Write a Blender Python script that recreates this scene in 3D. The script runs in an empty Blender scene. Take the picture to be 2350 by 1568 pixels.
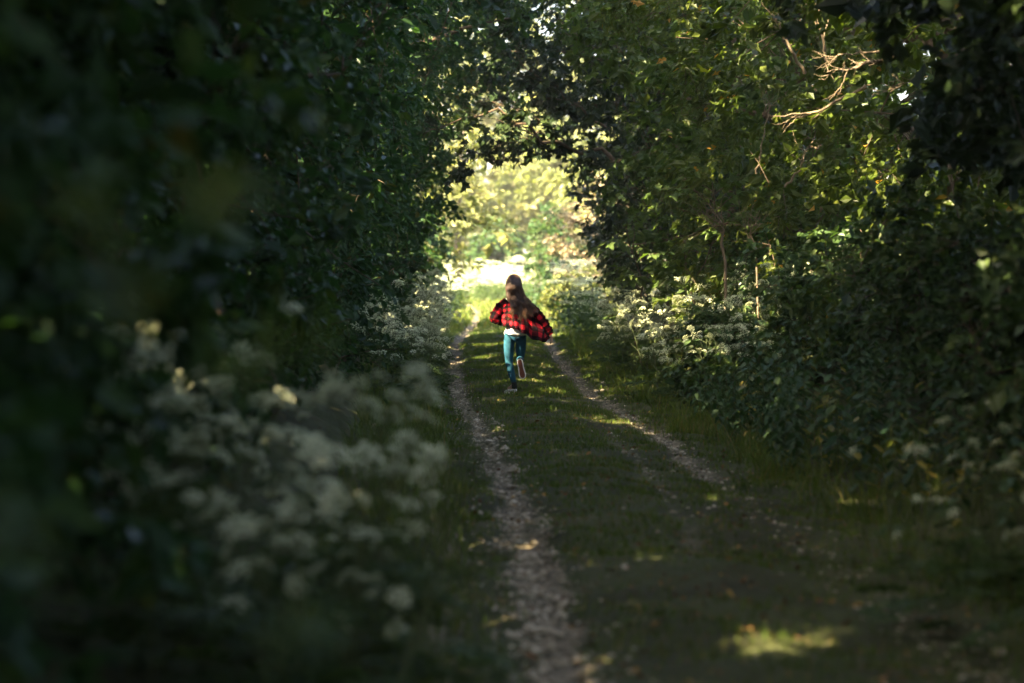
import bpy, math, random
import numpy as np
from mathutils import Vector, Matrix, Euler

R = np.random.default_rng(11)
random.seed(11)
SC = bpy.context.scene
COL = SC.collection

# ------------------------------------------------------------------ camera, light, exposure
CAM_H, F_MM, PITCH = 1.95, 85.0, 2.095
cd = bpy.data.cameras.new("camera")
cam = bpy.data.objects.new("camera", cd)
COL.objects.link(cam)
cam.location = (0.0, 0.0, CAM_H)
cam.rotation_euler = (math.radians(90.0 - PITCH), 0.0, 0.0)
cd.sensor_width = 36.0
cd.lens = F_MM
cd.clip_start = 0.1
cd.clip_end = 3000.0
cd.dof.use_dof = True
cd.dof.focus_distance = 32.6
cd.dof.aperture_fstop = 1.4
SC.camera = cam

SUN_EL, SUN_AZ = 38.0, 33.0            # from the left, a little behind the camera
_e, _a = math.radians(SUN_EL), math.radians(SUN_AZ)
SUN = np.array([-math.cos(_e) * math.cos(_a), -math.cos(_e) * math.sin(_a), math.sin(_e)])
w = bpy.data.worlds.new("World")
SC.world = w
w.use_nodes = True
nt = w.node_tree
sky = nt.nodes.new("ShaderNodeTexSky")
sky.sky_type = 'NISHITA'
sky.sun_disc = False
sky.sun_elevation = _e
sky.sun_rotation = math.atan2(SUN[0], SUN[1])
sky.air_density = 0.8
sky.dust_density = 5.0
sky.ozone_density = 0.3
bg = nt.nodes["Background"]
nt.links.new(sky.outputs[0], bg.inputs[0])
bg.inputs[1].default_value = 0.085
sl = bpy.data.lights.new("sun", 'SUN')
sl.energy = 5.0
sl.angle = math.radians(0.5)
sl.color = (1.0, 0.80, 0.50)
so = bpy.data.objects.new("sun", sl)
COL.objects.link(so)
so.rotation_euler = Vector(SUN).to_track_quat('Z', 'Y').to_euler()
so.location = (-30, -10, 40)

vs = SC.view_settings
vs.view_transform = 'Standard'
vs.look = 'None'
vs.gamma = 1.0
vs.use_curve_mapping = False
vs.exposure = 3.65
cy = SC.cycles
cy.max_bounces = 7
cy.diffuse_bounces = 4
cy.glossy_bounces = 2
cy.transmission_bounces = 4
cy.transparent_max_bounces = 4
cy.use_denoising = True
cy.sample_clamp_indirect = 6.0
cy.caustics_reflective = False
cy.caustics_refractive = False

# ------------------------------------------------------------------ helpers
FPX = 2350.0 * F_MM / 36.0


def at(px, py, Y):
    """A point of the place at distance Y, from where it stands in the photograph (2350 px wide)."""
    return np.array([(px - 1175.0) * Y / FPX, Y, CAM_H + (581.0 - py) * Y / FPX])


def nrm(v):
    return v / np.maximum(np.linalg.norm(v, axis=-1, keepdims=True), 1e-9)


def tag(o, label=None, cat=None, group=None, kind=None):
    if label: o['label'] = label
    if cat: o['category'] = cat
    if group: o['group'] = group
    if kind: o['kind'] = kind
    return o


def link(name, me, parent=None, loc=None, rot=None, scale=None):
    o = bpy.data.objects.new(name, me)
    COL.objects.link(o)
    if parent is not None: o.parent = parent
    if loc is not None: o.location = loc
    if rot is not None: o.rotation_euler = rot
    if scale is not None: o.scale = scale
    return o


class MB:
    """Collects faces of any size with a tint per vertex and builds one mesh."""
    def __init__(self):
        self.v, self.t, self.f, self.n, self.uv = [], [], [], 0, []

    def add(self, V, F, mat=0, tint=0.5, smooth=False, uv=None):
        V = np.asarray(V, dtype=np.float32).reshape(-1, 3)
        if len(V) == 0: return
        F = np.asarray(F, dtype=np.int64)
        self.v.append(V)
        t = np.empty(len(V), np.float32); t[:] = tint
        self.t.append(t)
        u = np.zeros((len(V), 2), np.float32)
        if uv is not None: u[:] = uv
        self.uv.append(u)
        self.f.append((F + self.n, mat, smooth))
        self.n += len(V)

    def mesh(self, name, mats, use_uv=False):
        me = bpy.data.meshes.new(name)
        V = np.concatenate(self.v); T = np.concatenate(self.t)
        li = np.concatenate([F.ravel() for F, m, s in self.f])
        tot = np.concatenate([np.full(len(F), F.shape[1]) for F, m, s in self.f])
        mi = np.concatenate([np.full(len(F), m) for F, m, s in self.f])
        sm = np.concatenate([np.full(len(F), s) for F, m, s in self.f])
        me.vertices.add(len(V)); me.loops.add(len(li)); me.polygons.add(len(tot))
        me.vertices.foreach_set("co", V.ravel())
        me.loops.foreach_set("vertex_index", li.astype(np.int32))
        st = np.concatenate([[0], np.cumsum(tot)[:-1]])
        me.polygons.foreach_set("loop_start", st.astype(np.int32))
        me.polygons.foreach_set("material_index", mi.astype(np.int32))
        me.polygons.foreach_set("use_smooth", sm.astype(bool))
        me.update(calc_edges=True)
        a = me.attributes.new("tint", 'FLOAT', 'POINT')
        a.data.foreach_set("value", T)
        if use_uv:
            U = np.concatenate(self.uv)
            b = me.attributes.new("cloth_uv", 'FLOAT2', 'POINT')
            b.data.foreach_set("vector", U.ravel())
        for m in mats: me.materials.append(m)
        return me

    def build(self, name, mats, parent=None, use_uv=False, **k):
        if not isinstance(mats, (list, tuple)): mats = [mats]
        return link(name, self.mesh(name, mats, use_uv), parent, **k)


def tubes(mb, P, rad, k=5, mat=0, tint=0.5, smooth=True):
    """P (T,n,3) paths, rad (T,n) or (n,) radii -> capped-off tubes."""
    P = np.asarray(P, float)
    if P.ndim == 2: P = P[None]
    T, n, _ = P.shape
    rad = np.broadcast_to(np.asarray(rad, float), (T, n))
    d = np.gradient(P, axis=1)
    d = nrm(d)
    mean = nrm(P[:, -1] - P[:, 0] + 1e-6)
    ref = np.where(np.abs(mean[:, 2:3]) > 0.8, np.array([[1.0, 0, 0]]), np.array([[0, 0, 1.0]]))[:, None, :]
    a = nrm(np.cross(d, np.broadcast_to(ref, d.shape)))
    b = np.cross(d, a)
    ang = np.arange(k) * 2 * math.pi / k
    V = P[:, :, None, :] + rad[:, :, None, None] * (a[:, :, None, :] * np.cos(ang)[None, None, :, None] + b[:, :, None, :] * np.sin(ang)[None, None, :, None])
    idx = np.arange(T * n * k).reshape(T, n, k)
    q = np.stack([idx[:, :-1, :], np.roll(idx, -1, 2)[:, :-1, :], np.roll(idx, -1, 2)[:, 1:, :], idx[:, 1:, :]], -1).reshape(-1, 4)
    if np.ndim(tint): tint = np.repeat(tint, n * k)
    mb.add(V, q, mat, tint, smooth)


# leaf outlines: (along, across, lift), halves share the midrib so that each leaf is folded
def _halves(half, lift=0.10):
    h = np.array(half, float)
    n = len(h)
    L = np.c_[h[:, 0], h[:, 1], lift * h[:, 1] * 2]
    Rr = L[1:-1].copy(); Rr[:, 1] *= -1
    V = np.vstack([L, Rr])
    fl = list(range(n))[::-1]
    fr = [0] + list(range(n, n + n - 2)) + [n - 1]
    return V, np.array([fl, fr])


LEAF = {
    'simple': _halves([(0, 0), (.45, .30), (1, 0)]),
    'oval': _halves([(0, 0), (.25, .23), (.68, .24), (1, 0)]),
    'long': _halves([(0, 0), (.22, .19), (.6, .16), (1, 0)]),
    'oak': _halves([(0, 0), (.24, .20), (.38, .10), (.58, .27), (.72, .13), (1, 0)], .16),
    'maple': _halves([(0, 0), (-.06, .34), (.2, .26), (.5, .56), (.52, .24), (.72, .22), (1, 0)], .12),
}


def put_leaves(mb, P, A, N, size, kind, tint, mat=0):
    V0, F0 = LEAF[kind]
    n = len(P)
    if n == 0: return
    A = nrm(A); B = nrm(np.cross(N, A)); N = np.cross(A, B)
    s = np.broadcast_to(size, (n,))[:, None, None]
    V = P[:, None, :] + s * (V0[None, :, 0:1] * A[:, None] + V0[None, :, 1:2] * B[:, None] + (V0[None, :, 2:3] - 0.18 * V0[None, :, 0:1] ** 2) * N[:, None])
    F = (np.arange(n) * len(V0))[:, None, None] + F0[None]
    mb.add(V.reshape(-1, 3), F.reshape(-1, F0.shape[1]), mat, np.repeat(np.broadcast_to(tint, (n,)), len(V0)))


def noise3(P, s, seed=0):
    """cheap smooth pseudo noise in -1..1"""
    P = np.asarray(P, float) / s
    r = np.random.default_rng(seed)
    o = 0.0
    for i in range(5):
        k = r.normal(size=3) * (1 + 0.35 * i); ph = r.uniform(0, 6.28)
        o = o + np.sin(P @ k * 2.2 + ph)
    return o / 2.6


# ------------------------------------------------------------------ materials
def mat_new(name):
    m = bpy.data.materials.new(name)
    m.use_nodes = True
    n = m.node_tree
    for x in list(n.nodes): n.nodes.remove(x)
    out = n.nodes.new("ShaderNodeOutputMaterial")
    return m, n, out


def ramp(n, fac, stops):
    r = n.nodes.new("ShaderNodeValToRGB")
    el = r.color_ramp.elements
    while len(el) < len(stops): el.new(0.5)
    for e, (p, c) in zip(el, stops):
        e.position = p; e.color = (*c, 1.0)
    if fac is not None: n.links.new(fac, r.inputs[0])
    return r.outputs[0]


def attr(n, name="tint"):
    a = n.nodes.new("ShaderNodeAttribute"); a.attribute_name = name
    return a


def leaf_mat(name, stops, trans=0.42, tcol=(1.25, 1.35, 0.55), rough=0.40, spec=0.24):
    """tint -> colour ramp, reflected and transmitted light, waxy sheen"""
    m, n, out = mat_new(name)
    c = ramp(n, attr(n).outputs["Fac"], stops)
    pr = n.nodes.new("ShaderNodeBsdfPrincipled")
    n.links.new(c, pr.inputs["Base Color"])
    pr.inputs["Roughness"].default_value = rough
    pr.inputs["Specular IOR Level"].default_value = spec
    tr = n.nodes.new("ShaderNodeBsdfTranslucent")
    mul = n.nodes.new("ShaderNodeMix"); mul.data_type = 'RGBA'; mul.blend_type = 'MULTIPLY'
    mul.inputs["Factor"].default_value = 1.0
    n.links.new(c, mul.inputs["A"]); mul.inputs["B"].default_value = (*tcol, 1)
    n.links.new(mul.outputs["Result"], tr.inputs["Color"])
    mx = n.nodes.new("ShaderNodeMixShader"); mx.inputs[0].default_value = trans
    n.links.new(pr.outputs[0], mx.inputs[1]); n.links.new(tr.outputs[0], mx.inputs[2])
    n.links.new(mx.outputs[0], out.inputs["Surface"])
    return m


def plain(name, col, rough=0.8, noise=None, spec=0.3, bump=0.0, bscale=40.0, tint=None):
    m, n, out = mat_new(name)
    pr = n.nodes.new("ShaderNodeBsdfPrincipled")
    pr.inputs["Roughness"].default_value = rough
    pr.inputs["Specular IOR Level"].default_value = spec
    tc = n.nodes.new("ShaderNodeTexCoord")
    if tint:
        n.links.new(ramp(n, attr(n).outputs["Fac"], tint), pr.inputs["Base Color"])
    elif noise:
        t = n.nodes.new("ShaderNodeTexNoise"); t.inputs["Scale"].default_value = noise[0]; t.inputs["Detail"].default_value = 6
        n.links.new(tc.outputs["Object"], t.inputs["Vector"])
        n.links.new(ramp(n, t.outputs["Fac"], [(.3, col), (.7, noise[1])]), pr.inputs["Base Color"])
    else:
        pr.inputs["Base Color"].default_value = (*col, 1)
    if bump:
        t = n.nodes.new("ShaderNodeTexNoise"); t.inputs["Scale"].default_value = bscale; t.inputs["Detail"].default_value = 5
        n.links.new(tc.outputs["Object"], t.inputs["Vector"])
        b = n.nodes.new("ShaderNodeBump"); b.inputs["Strength"].default_value = bump; b.inputs["Distance"].default_value = .02
        n.links.new(t.outputs["Fac"], b.inputs["Height"]); n.links.new(b.outputs[0], pr.inputs["Normal"])
    n.links.new(pr.outputs[0], out.inputs["Surface"])
    return m


M = {}
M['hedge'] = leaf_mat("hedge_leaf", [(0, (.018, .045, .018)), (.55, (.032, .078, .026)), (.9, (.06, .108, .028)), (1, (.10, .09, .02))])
M['oakleaf'] = leaf_mat("oak_leaf", [(0, (.032, .052, .010)), (.5, (.06, .088, .014)), (.93, (.10, .12, .018)), (.97, (.32, .17, .03)), (1, (.42, .22, .04))])
M['maple'] = leaf_mat("sycamore_leaf", [(0, (.04, .075, .02)), (.6, (.075, .12, .03)), (1, (.12, .15, .04))], .45)
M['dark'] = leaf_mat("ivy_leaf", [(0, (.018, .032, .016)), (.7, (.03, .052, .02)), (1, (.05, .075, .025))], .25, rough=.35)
M['far'] = leaf_mat("sun_brightened_leaf", [(0, (.11, .145, .05)), (.6, (.20, .225, .085)), (1, (.31, .295, .14))], .5, tcol=(1.2, 1.25, .6))  # sunlit brightness put into the colour, paler than real foliage
M['blossom'] = leaf_mat("blossom_leaf", [(0, (.12, .13, .06)), (.5, (.30, .24, .17)), (1, (.55, .45, .36))], .35)
M['nettle'] = leaf_mat("nettle_leaf", [(0, (.03, .07, .034)), (.6, (.055, .105, .05)), (.96, (.09, .135, .055)), (1, (.4, .3, .05))], .35, rough=.38)
M['bramble'] = leaf_mat("bramble_leaf", [(0, (.028, .06, .022)), (.6, (.05, .09, .03)), (1, (.10, .13, .04))], .35)
M['grass'] = leaf_mat("grass_blade", [(0, (.042, .076, .011)), (.5, (.092, .142, .02)), (.85, (.15, .17, .03)), (1, (.2, .16, .07))], .35, rough=.5, spec=.25)
M['parsley'] = leaf_mat("parsley_leaf", [(0, (.035, .07, .022)), (1, (.08, .12, .035))], .4)
M['floret'] = leaf_mat("white_floret", [(0, (.58, .65, .38)), (1, (.82, .84, .64))], .35, tcol=(1, 1, .9), rough=.8, spec=.1)
M['bark'] = plain("bark", (.07, .05, .035), .9, (7, (.14, .105, .07)), .15, .8, 30)
M['twig'] = plain("pale_twig", (.12, .092, .062), .8, (9, (.20, .155, .10)), .2, .4, 60)
M['stem'] = plain("green_stem", (.06, .09, .03), .6, (6, (.09, .10, .035)))
M['stone'] = plain("stone", (.3, .27, .24), .85, None, .25, .4, 60, tint=[(0, (.10, .083, .052)), (.55, (.30, .255, .172)), (.9, (.52, .46, .34)), (1, (.33, .16, .11))])
M['litter'] = plain("dead_leaf", (.2, .1, .04), .8, None, .2, 0, 1, tint=[(0, (.09, .045, .02)), (.6, (.20, .10, .04)), (1, (.38, .24, .06))])

# ------------------------------------------------------------------ the lane: ruts, banks, heights
RL_Y = np.array([0, 10.96, 13.2, 15.7, 18.4, 21.5, 26.5, 32.9, 40.2, 51.8, 66, 80, 92, 100, 112])
RL_X = np.array([.5, .227, .167, .113, .033, -.10, -.31, -.71, -.98, -1.21, -1.05, -1.15, -1.75, -3.2, -8])
RR_Y = np.array([0, 11.65, 16, 21.5, 24.7, 26.5, 32.9, 40.2, 51.8, 66, 80, 92, 103, 115])
RR_X = np.array([2.6, 2.2, 1.95, 1.72, 1.62, 1.52, 1.13, .905, .81, .83, .75, .35, -1.5, -8])


def rut_l(y): return np.interp(y, RL_Y, RL_X)
def rut_r(y): return np.interp(y, RR_Y, RR_X)
def mid(y): return .5 * (rut_l(y) + rut_r(y))
def sstep(a, b, x):
    t = np.clip((x - a) / (b - a), 0, 1); return t * t * (3 - 2 * t)


def n2(x, y, s, seed=0):
    x = np.asarray(x, float); y = np.asarray(y, float)
    return noise3(np.stack([x, y, 0 * x], -1), s, seed)


def rut_mask(x, y, which=2):
    wob = .12 * n2(x, y, .9, 3) + (.06 + .10 * sstep(24, 15, y)) * n2(x, y, .25, 4)
    wl = .14 + .035 * n2(0 * x, y, 2.0, 5)
    ml = np.exp(-((x - rut_l(y) - .04 * n2(x, y, 1.3, 8)) / wl) ** 2 * .8)
    mr = np.exp(-((x - rut_r(y) - .04 * n2(x, y, 1.3, 9)) / wl) ** 2 * .8) * np.clip(.85 - .55 * sstep(25, 18, y), 0, 1)
    # the fainter second lines that part from the ruts nearer by
    x2 = np.interp(y, [11, 15, 17.8, 20.9, 23.6, 27.8], [.95, 1.15, 1.27, 1.22, 1.13, .88])
    m2 = .46 * np.exp(-((x - x2) / .13) ** 2) * sstep(29, 26, y) * sstep(13, 17, y)
    x3 = np.interp(y, [10, 15, 18.7, 21.3, 24], [-.35, -.39, -.56, -.67, -.7])
    m3 = .62 * np.exp(-((x - x3) / .15) ** 2) * sstep(24, 21, y)
    a, b, c = ml + wob * ml * 2, mr + wob * mr * 2, np.maximum(m2, m3) * (1 + 2.5 * wob)
    if which == 0: return np.clip(a, 0, 1)
    if which == 1: return np.clip(b, 0, 1)
    return np.clip(np.maximum(np.maximum(a, b), c), 0, 1)


def ground_h(x, y):
    x = np.asarray(x, float); y = np.asarray(y, float)
    l, r, m = rut_l(y), rut_r(y), mid(y)
    near = sstep(75, 55, y)
    h = .05 * np.exp(-((x - m) / .45) ** 2) - .055 * rut_mask(x, y)
    h = h + near * (.55 * sstep(l - .75, l - 2.6, x) + .95 * sstep(r + .75, r + 3.2, x))
    h = h + .03 * n2(x, y, 1.1, 21) + .014 * n2(x, y, .35, 22) + .006 * n2(x, y, .12, 23)
    return h


def build_ground():
    xs = np.concatenate([-np.geomspace(3.2, 900, 34)[::-1], np.arange(-3.1, 3.7, .075), np.geomspace(3.75, 900, 34)])
    ys = np.concatenate([[-300, -120, -50, -20, -8, -3, 0], np.arange(2, 46, .16), np.arange(46, 110, .5), np.geomspace(111, 1800, 34)])
    X, Y = np.meshgrid(xs, ys, indexing='ij')
    Z = ground_h(X, Y)
    m = rut_mask(X, Y)
    V = np.stack([X, Y, Z], -1).reshape(-1, 3)
    idx = np.arange(X.size).reshape(X.shape)
    Q = np.stack([idx[:-1, :-1], idx[1:, :-1], idx[1:, 1:], idx[:-1, 1:]], -1)
    cm = .25 * (m[:-1, :-1] + m[1:, :-1] + m[1:, 1:] + m[:-1, 1:])
    xc = .25 * (X[:-1, :-1] + X[1:, :-1] + X[1:, 1:] + X[:-1, 1:]); yc = .25 * (Y[:-1, :-1] + Y[1:, :-1] + Y[1:, 1:] + Y[:-1, 1:])
    is_rut = (cm > .4) & (yc > 4) & (yc < 110)
    left = is_rut & (xc < mid(yc)); right = is_rut & ~left
    gm = mat_ground()
    for name, sel, lab in (("ground", ~is_rut, "mossy earth of the lane and its banks under grass"),
                           ("wheel_rut", left, "stony wheel rut running up the lane to the left of the runner"),
                           ("wheel_rut", right, "broken stony wheel rut to the right of the runner")):
        q = Q[sel]
        used, inv = np.unique(q, return_inverse=True)
        mb = MB(); mb.add(V[used], inv.reshape(-1, 4), 0, m.reshape(-1)[used], True)
        tag(mb.build(name, gm), lab, kind='structure')


def mat_ground():
    m, n, out = mat_new("lane_earth")
    tc = n.nodes.new("ShaderNodeTexCoord")
    def tex(kind, sc, det=6):
        t = n.nodes.new(kind); t.inputs["Scale"].default_value = sc
        if kind == "ShaderNodeTexNoise": t.inputs["Detail"].default_value = det
        n.links.new(tc.outputs["Object"], t.inputs["Vector"]); return t
    big, fine = tex("ShaderNodeTexNoise", .9), tex("ShaderNodeTexNoise", 14)
    vor = tex("ShaderNodeTexVoronoi", 34)
    earth = ramp(n, big.outputs["Fac"], [(.3, (.035, .032, .014)), (.55, (.05, .058, .02)), (.75, (.085, .07, .035))])
    grit = ramp(n, vor.outputs["Color"], [(.1, (.052, .042, .027)), (.5, (.13, .107, .066)), (.9, (.27, .23, .155))])
    mx = n.nodes.new("ShaderNodeMix"); mx.data_type = 'RGBA'
    ad = n.nodes.new("ShaderNodeMath"); ad.operation = 'MULTIPLY_ADD'
    n.links.new(fine.outputs["Fac"], ad.inputs[0]); ad.inputs[1].default_value = .7
    n.links.new(attr(n).outputs["Fac"], ad.inputs[2])
    st = n.nodes.new("ShaderNodeMapRange"); st.interpolation_type = 'SMOOTHSTEP'
    st.inputs[1].default_value = .68; st.inputs[2].default_value = 1.12
    n.links.new(ad.outputs[0], st.inputs[0])
    n.links.new(st.outputs[0], mx.inputs["Factor"]); n.links.new(earth, mx.inputs["A"]); n.links.new(grit, mx.inputs["B"])
    pr = n.nodes.new("ShaderNodeBsdfPrincipled"); pr.inputs["Roughness"].default_value = .9; pr.inputs["Specular IOR Level"].default_value = .2
    n.links.new(mx.outputs["Result"], pr.inputs["Base Color"])
    b = n.nodes.new("ShaderNodeBump"); b.inputs["Strength"].default_value = .7; b.inputs["Distance"].default_value = .03
    n.links.new(fine.outputs["Fac"], b.inputs["Height"]); n.links.new(b.outputs[0], pr.inputs["Normal"])
    n.links.new(pr.outputs[0], out.inputs["Surface"])
    return m


build_ground()

# ------------------------------------------------------------------ where the sun gets through: gaps cut in the crowns to light chosen spots
# (point that is lit, radius of the gap, share of the leaves left out)
GAPS = []


def gap(px, py, Y, r, p=.95): GAPS.append((at(px, py, Y), r * .95, p))
def gap_ground(x, y, r, p=.95): GAPS.append((np.array([x, y, float(ground_h(x, y))]), r, p))


# right-hand wall of trees
for g in ((1640, 520, 29, .50), (1660, 570, 29, .35), (1700, 250, 31, .25), (2000, 150, 27, .42), (1900, 160, 27, .40), (1890, 250, 28, .30), (1810, 265, 28, .28),
          (2095, 125, 27, .30), (1450, 590, 34, .55), (1430, 640, 36, .5), (1530, 490, 32, .35), (1580, 60, 30, .55), (1480, 50, 31, .35), (1660, 30, 30, .35),
          (1720, 480, 29, .25), (1830, 480, 27, .40), (1960, 450, 26, .45), (2010, 370, 26, .30), (1940, 540, 27, .30), (1780, 560, 28, .4), (2180, 490, 24, .40), (2250, 470, 24, .25), (1400, 130, 34, .3),
          (1430, 420, 38, .3), (2080, 590, 25, .3), (1560, 640, 33, .55), (1470, 690, 35, .55), (1640, 660, 31, .4), (1360, 700, 40, .5), (1300, 460, 46, .35), (1330, 380, 44, .3), (1270, 250, 46, .3)):
    gap(*g)
_g = np.random.default_rng(5)
for _ in range(60):
    gap(_g.uniform(1380, 2120), _g.uniform(0, 640), _g.uniform(25, 36), _g.uniform(.10, .26))
N_WALL = len(GAPS)
for g in ((1.05, 38, .45, .85), (.25, 36, .35, .8), (-.3, 44, .5, .9), (.2, 50, .5, .9), (-.9, 50, .4, .9), (1.5, 44, .35, .9), (.6, 57, .7, .95), (-.6, 58, .6, .95), (1.3, 58, .5, .95),
          (.75, 33.5, .3, .8), (.45, 29.5, .25, .7), (1.75, 26.2, .28, .95), (1.38, 11.9, .36, .96), (.3, 41, .5, .85), (1.0, 31, .2, .8)):
    gap_ground(*g)
for g in ((-1.6, 10.2, 1.2), (-1.95, 11.4, 1.4), (-1.4, 9.6, 1.0), (-1.25, 12.2, 1.25)):
    GAPS.append((np.array(g), .66, .42))  # invented gaps that let sun brighten the blurred flowers
for g in ((2.3, 31.0, 1.25), (2.0, 34.5, 1.2), (1.8, 38.5, 1.2), (2.7, 29.0, 1.3)):
    GAPS.append((np.array(g), .75, .5))  # soft gaps added to brighten the right flower bank
gap(2030, 1090, 13, .16, .9); gap(2060, 1060, 13.2, .10, .9); gap(2220, 870, 13.5, .2, .5)
gap(1195, 720, 32.9, .70, .62); gap(1180, 830, 32.9, .4, .5); gap(1140, 720, 32.9, .16, .95)          # the runner's shoulder
gap(1100, 460, 60, 1.2, .9)
gap(1150, 290, 42, .9, .85); gap(1060, 350, 44, .7, .8); gap(1240, 330, 43, .7, .8)


def sun_open(P):
    """True for the points that stay"""
    keep = np.ones(len(P), bool)
    for c, r, p in GAPS:
        d = P - c
        t = d @ SUN
        q = np.linalg.norm(d - t[:, None] * SUN, axis=1)
        hit = (t > .7) & (q < r * (1 + .25 * np.sin(P[:, 0] * 9 + P[:, 2] * 7)))
        keep &= ~(hit & (R.random(len(P)) < p))
    return keep


ED_Y = np.array([0, 6, 10, 15, 20, 25, 33, 45, 56, 62])
XL = np.array([-.9, -1.25, -1.75, -2.0, -2.0, -2.0, -1.95, -2.05, -2.3, -2.4])
XR = np.array([4.3, 4.3, 4.3, 4.3, 4.2, 3.8, 2.95, 2.4, 2.6, 2.7])


def hollow(P):
    """half-width of the lane's hollow at each point and the distance from its middle"""
    x, y, z = P.T
    l, r = np.interp(y, ED_Y, XL), np.interp(y, ED_Y, XR)
    H = np.interp(y, [0, 15, 30, 42, 57], [6.0, 6.2, 6.5, 5.9, 5.1])
    k = np.clip(1 - z / H, 0, 1) ** .48
    return .5 * (r - l) * k, np.abs(x - (.5 * (l + r) * (.35 + .65 * k) - .25 * (1 - k))), H


def lane_clear(P):
    """the hollow of the lane under the trees: True outside it"""
    hw, d, H = hollow(P)
    near = (P[:, 1] < 4.5) & (P[:, 2] < 4.2) & (P[:, 0] > -2.0 - .1 * P[:, 1]) & (P[:, 0] < 3.5)
    y = P[:, 1]
    over = np.where(P[:, 2] > H * .55, d - hw, 9)
    thin = (y > 36) & (over < 1.3) & (np.abs(P[:, 0]) < 2.2) & (noise3(P, .8, 37) > -.15) & (R.random(len(P)) < .64)
    half = .75 + 1.15 * sstep(17, 22, y) * sstep(42, 38, y) + 1.4 * sstep(5, 8, y) * sstep(16, 13, y) + .6 * sstep(4, 2, y)
    cx = np.interp(y, [0, 10, 17, 22, 32, 45], [-.6, -1.0, .2, 1.4, 1.3, .4])
    strip = (P[:, 2] > 5.9 + .02 * y) & (np.abs(P[:, 0] - cx) < half * (1 + .4 * noise3(P, 1.3, 35))) & (y > -1) & (y < 42)  # unseen slot cut through the canopy top to let skylight down
    return (d > hw * (1 + .15 * noise3(P, 1.0, 31) + .08 * noise3(P, .4, 32))) & ~near & ~strip & ~thin


RECESS = [(c, r) for c, r, p in GAPS[:N_WALL]]


def recess(P):
    """bays in the right-hand foliage, cut towards the camera so the lit spots show"""
    keep = np.ones(len(P), bool)
    for c, r in RECESS:
        v = np.array([0, 0, CAM_H]) - c; v = v / np.linalg.norm(v)
        d = P - c; t = d @ v
        q = np.linalg.norm(d - t[:, None] * v, axis=1)
        keep &= ~((t > .12) & (t < 9) & (q < (r * .95 + .1) * (1 + .2 * np.sin(P[:, 0] * 11 + P[:, 2] * 8))))
    return keep


SKY_HOLES = [(at(px, py, 25), r * .5) for px, py, r in ((2080, 225, .17), (2110, 245, .16), (2195, 275, .14), (2205, 305, .13), (2190, 320, .12), (2060, 215, .1), (2130, 225, .08))]


def sky_holes(P):
    """thin places in the right-hand row"""
    keep = np.ones(len(P), bool)
    for c, r in SKY_HOLES:
        dirn = c - np.array([0, 0, CAM_H]); dirn = dirn / np.linalg.norm(dirn)
        d = P - c; t = d @ dirn
        q = np.linalg.norm(d - t[:, None] * dirn, axis=1)
        keep &= ~((q < r * (1 + .02 * t) * (1 + .4 * np.sin(P[:, 0] * 23) * np.sin(P[:, 2] * 31))) & (P[:, 1] > 19))
    return keep


# ------------------------------------------------------------------ thin summer haze
HAZE = 0.00055
hm, hn, ho = mat_new("haze_air")
pv = hn.nodes.new("ShaderNodeVolumePrincipled")
pv.inputs["Color"].default_value = (.95, .95, .92, 1)
pv.inputs["Density"].default_value = HAZE
pv.inputs["Anisotropy"].default_value = .2
hn.links.new(pv.outputs[0], ho.inputs["Volume"])
mb = MB()
hx, hy0, hy1, hz0, hz1 = 1000, -400, 1900, -3.0, 31.0
mb.add([(a, b, c) for a in (-hx, hx) for b in (hy0, hy1) for c in (hz0, hz1)], [[0, 1, 3, 2], [4, 6, 7, 5], [0, 4, 5, 1], [2, 3, 7, 6], [0, 2, 6, 4], [1, 5, 7, 3]])
tag(mb.build("haze", hm), "thin pale summer haze in the air", kind='stuff')
cy.volume_bounces = 0

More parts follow.
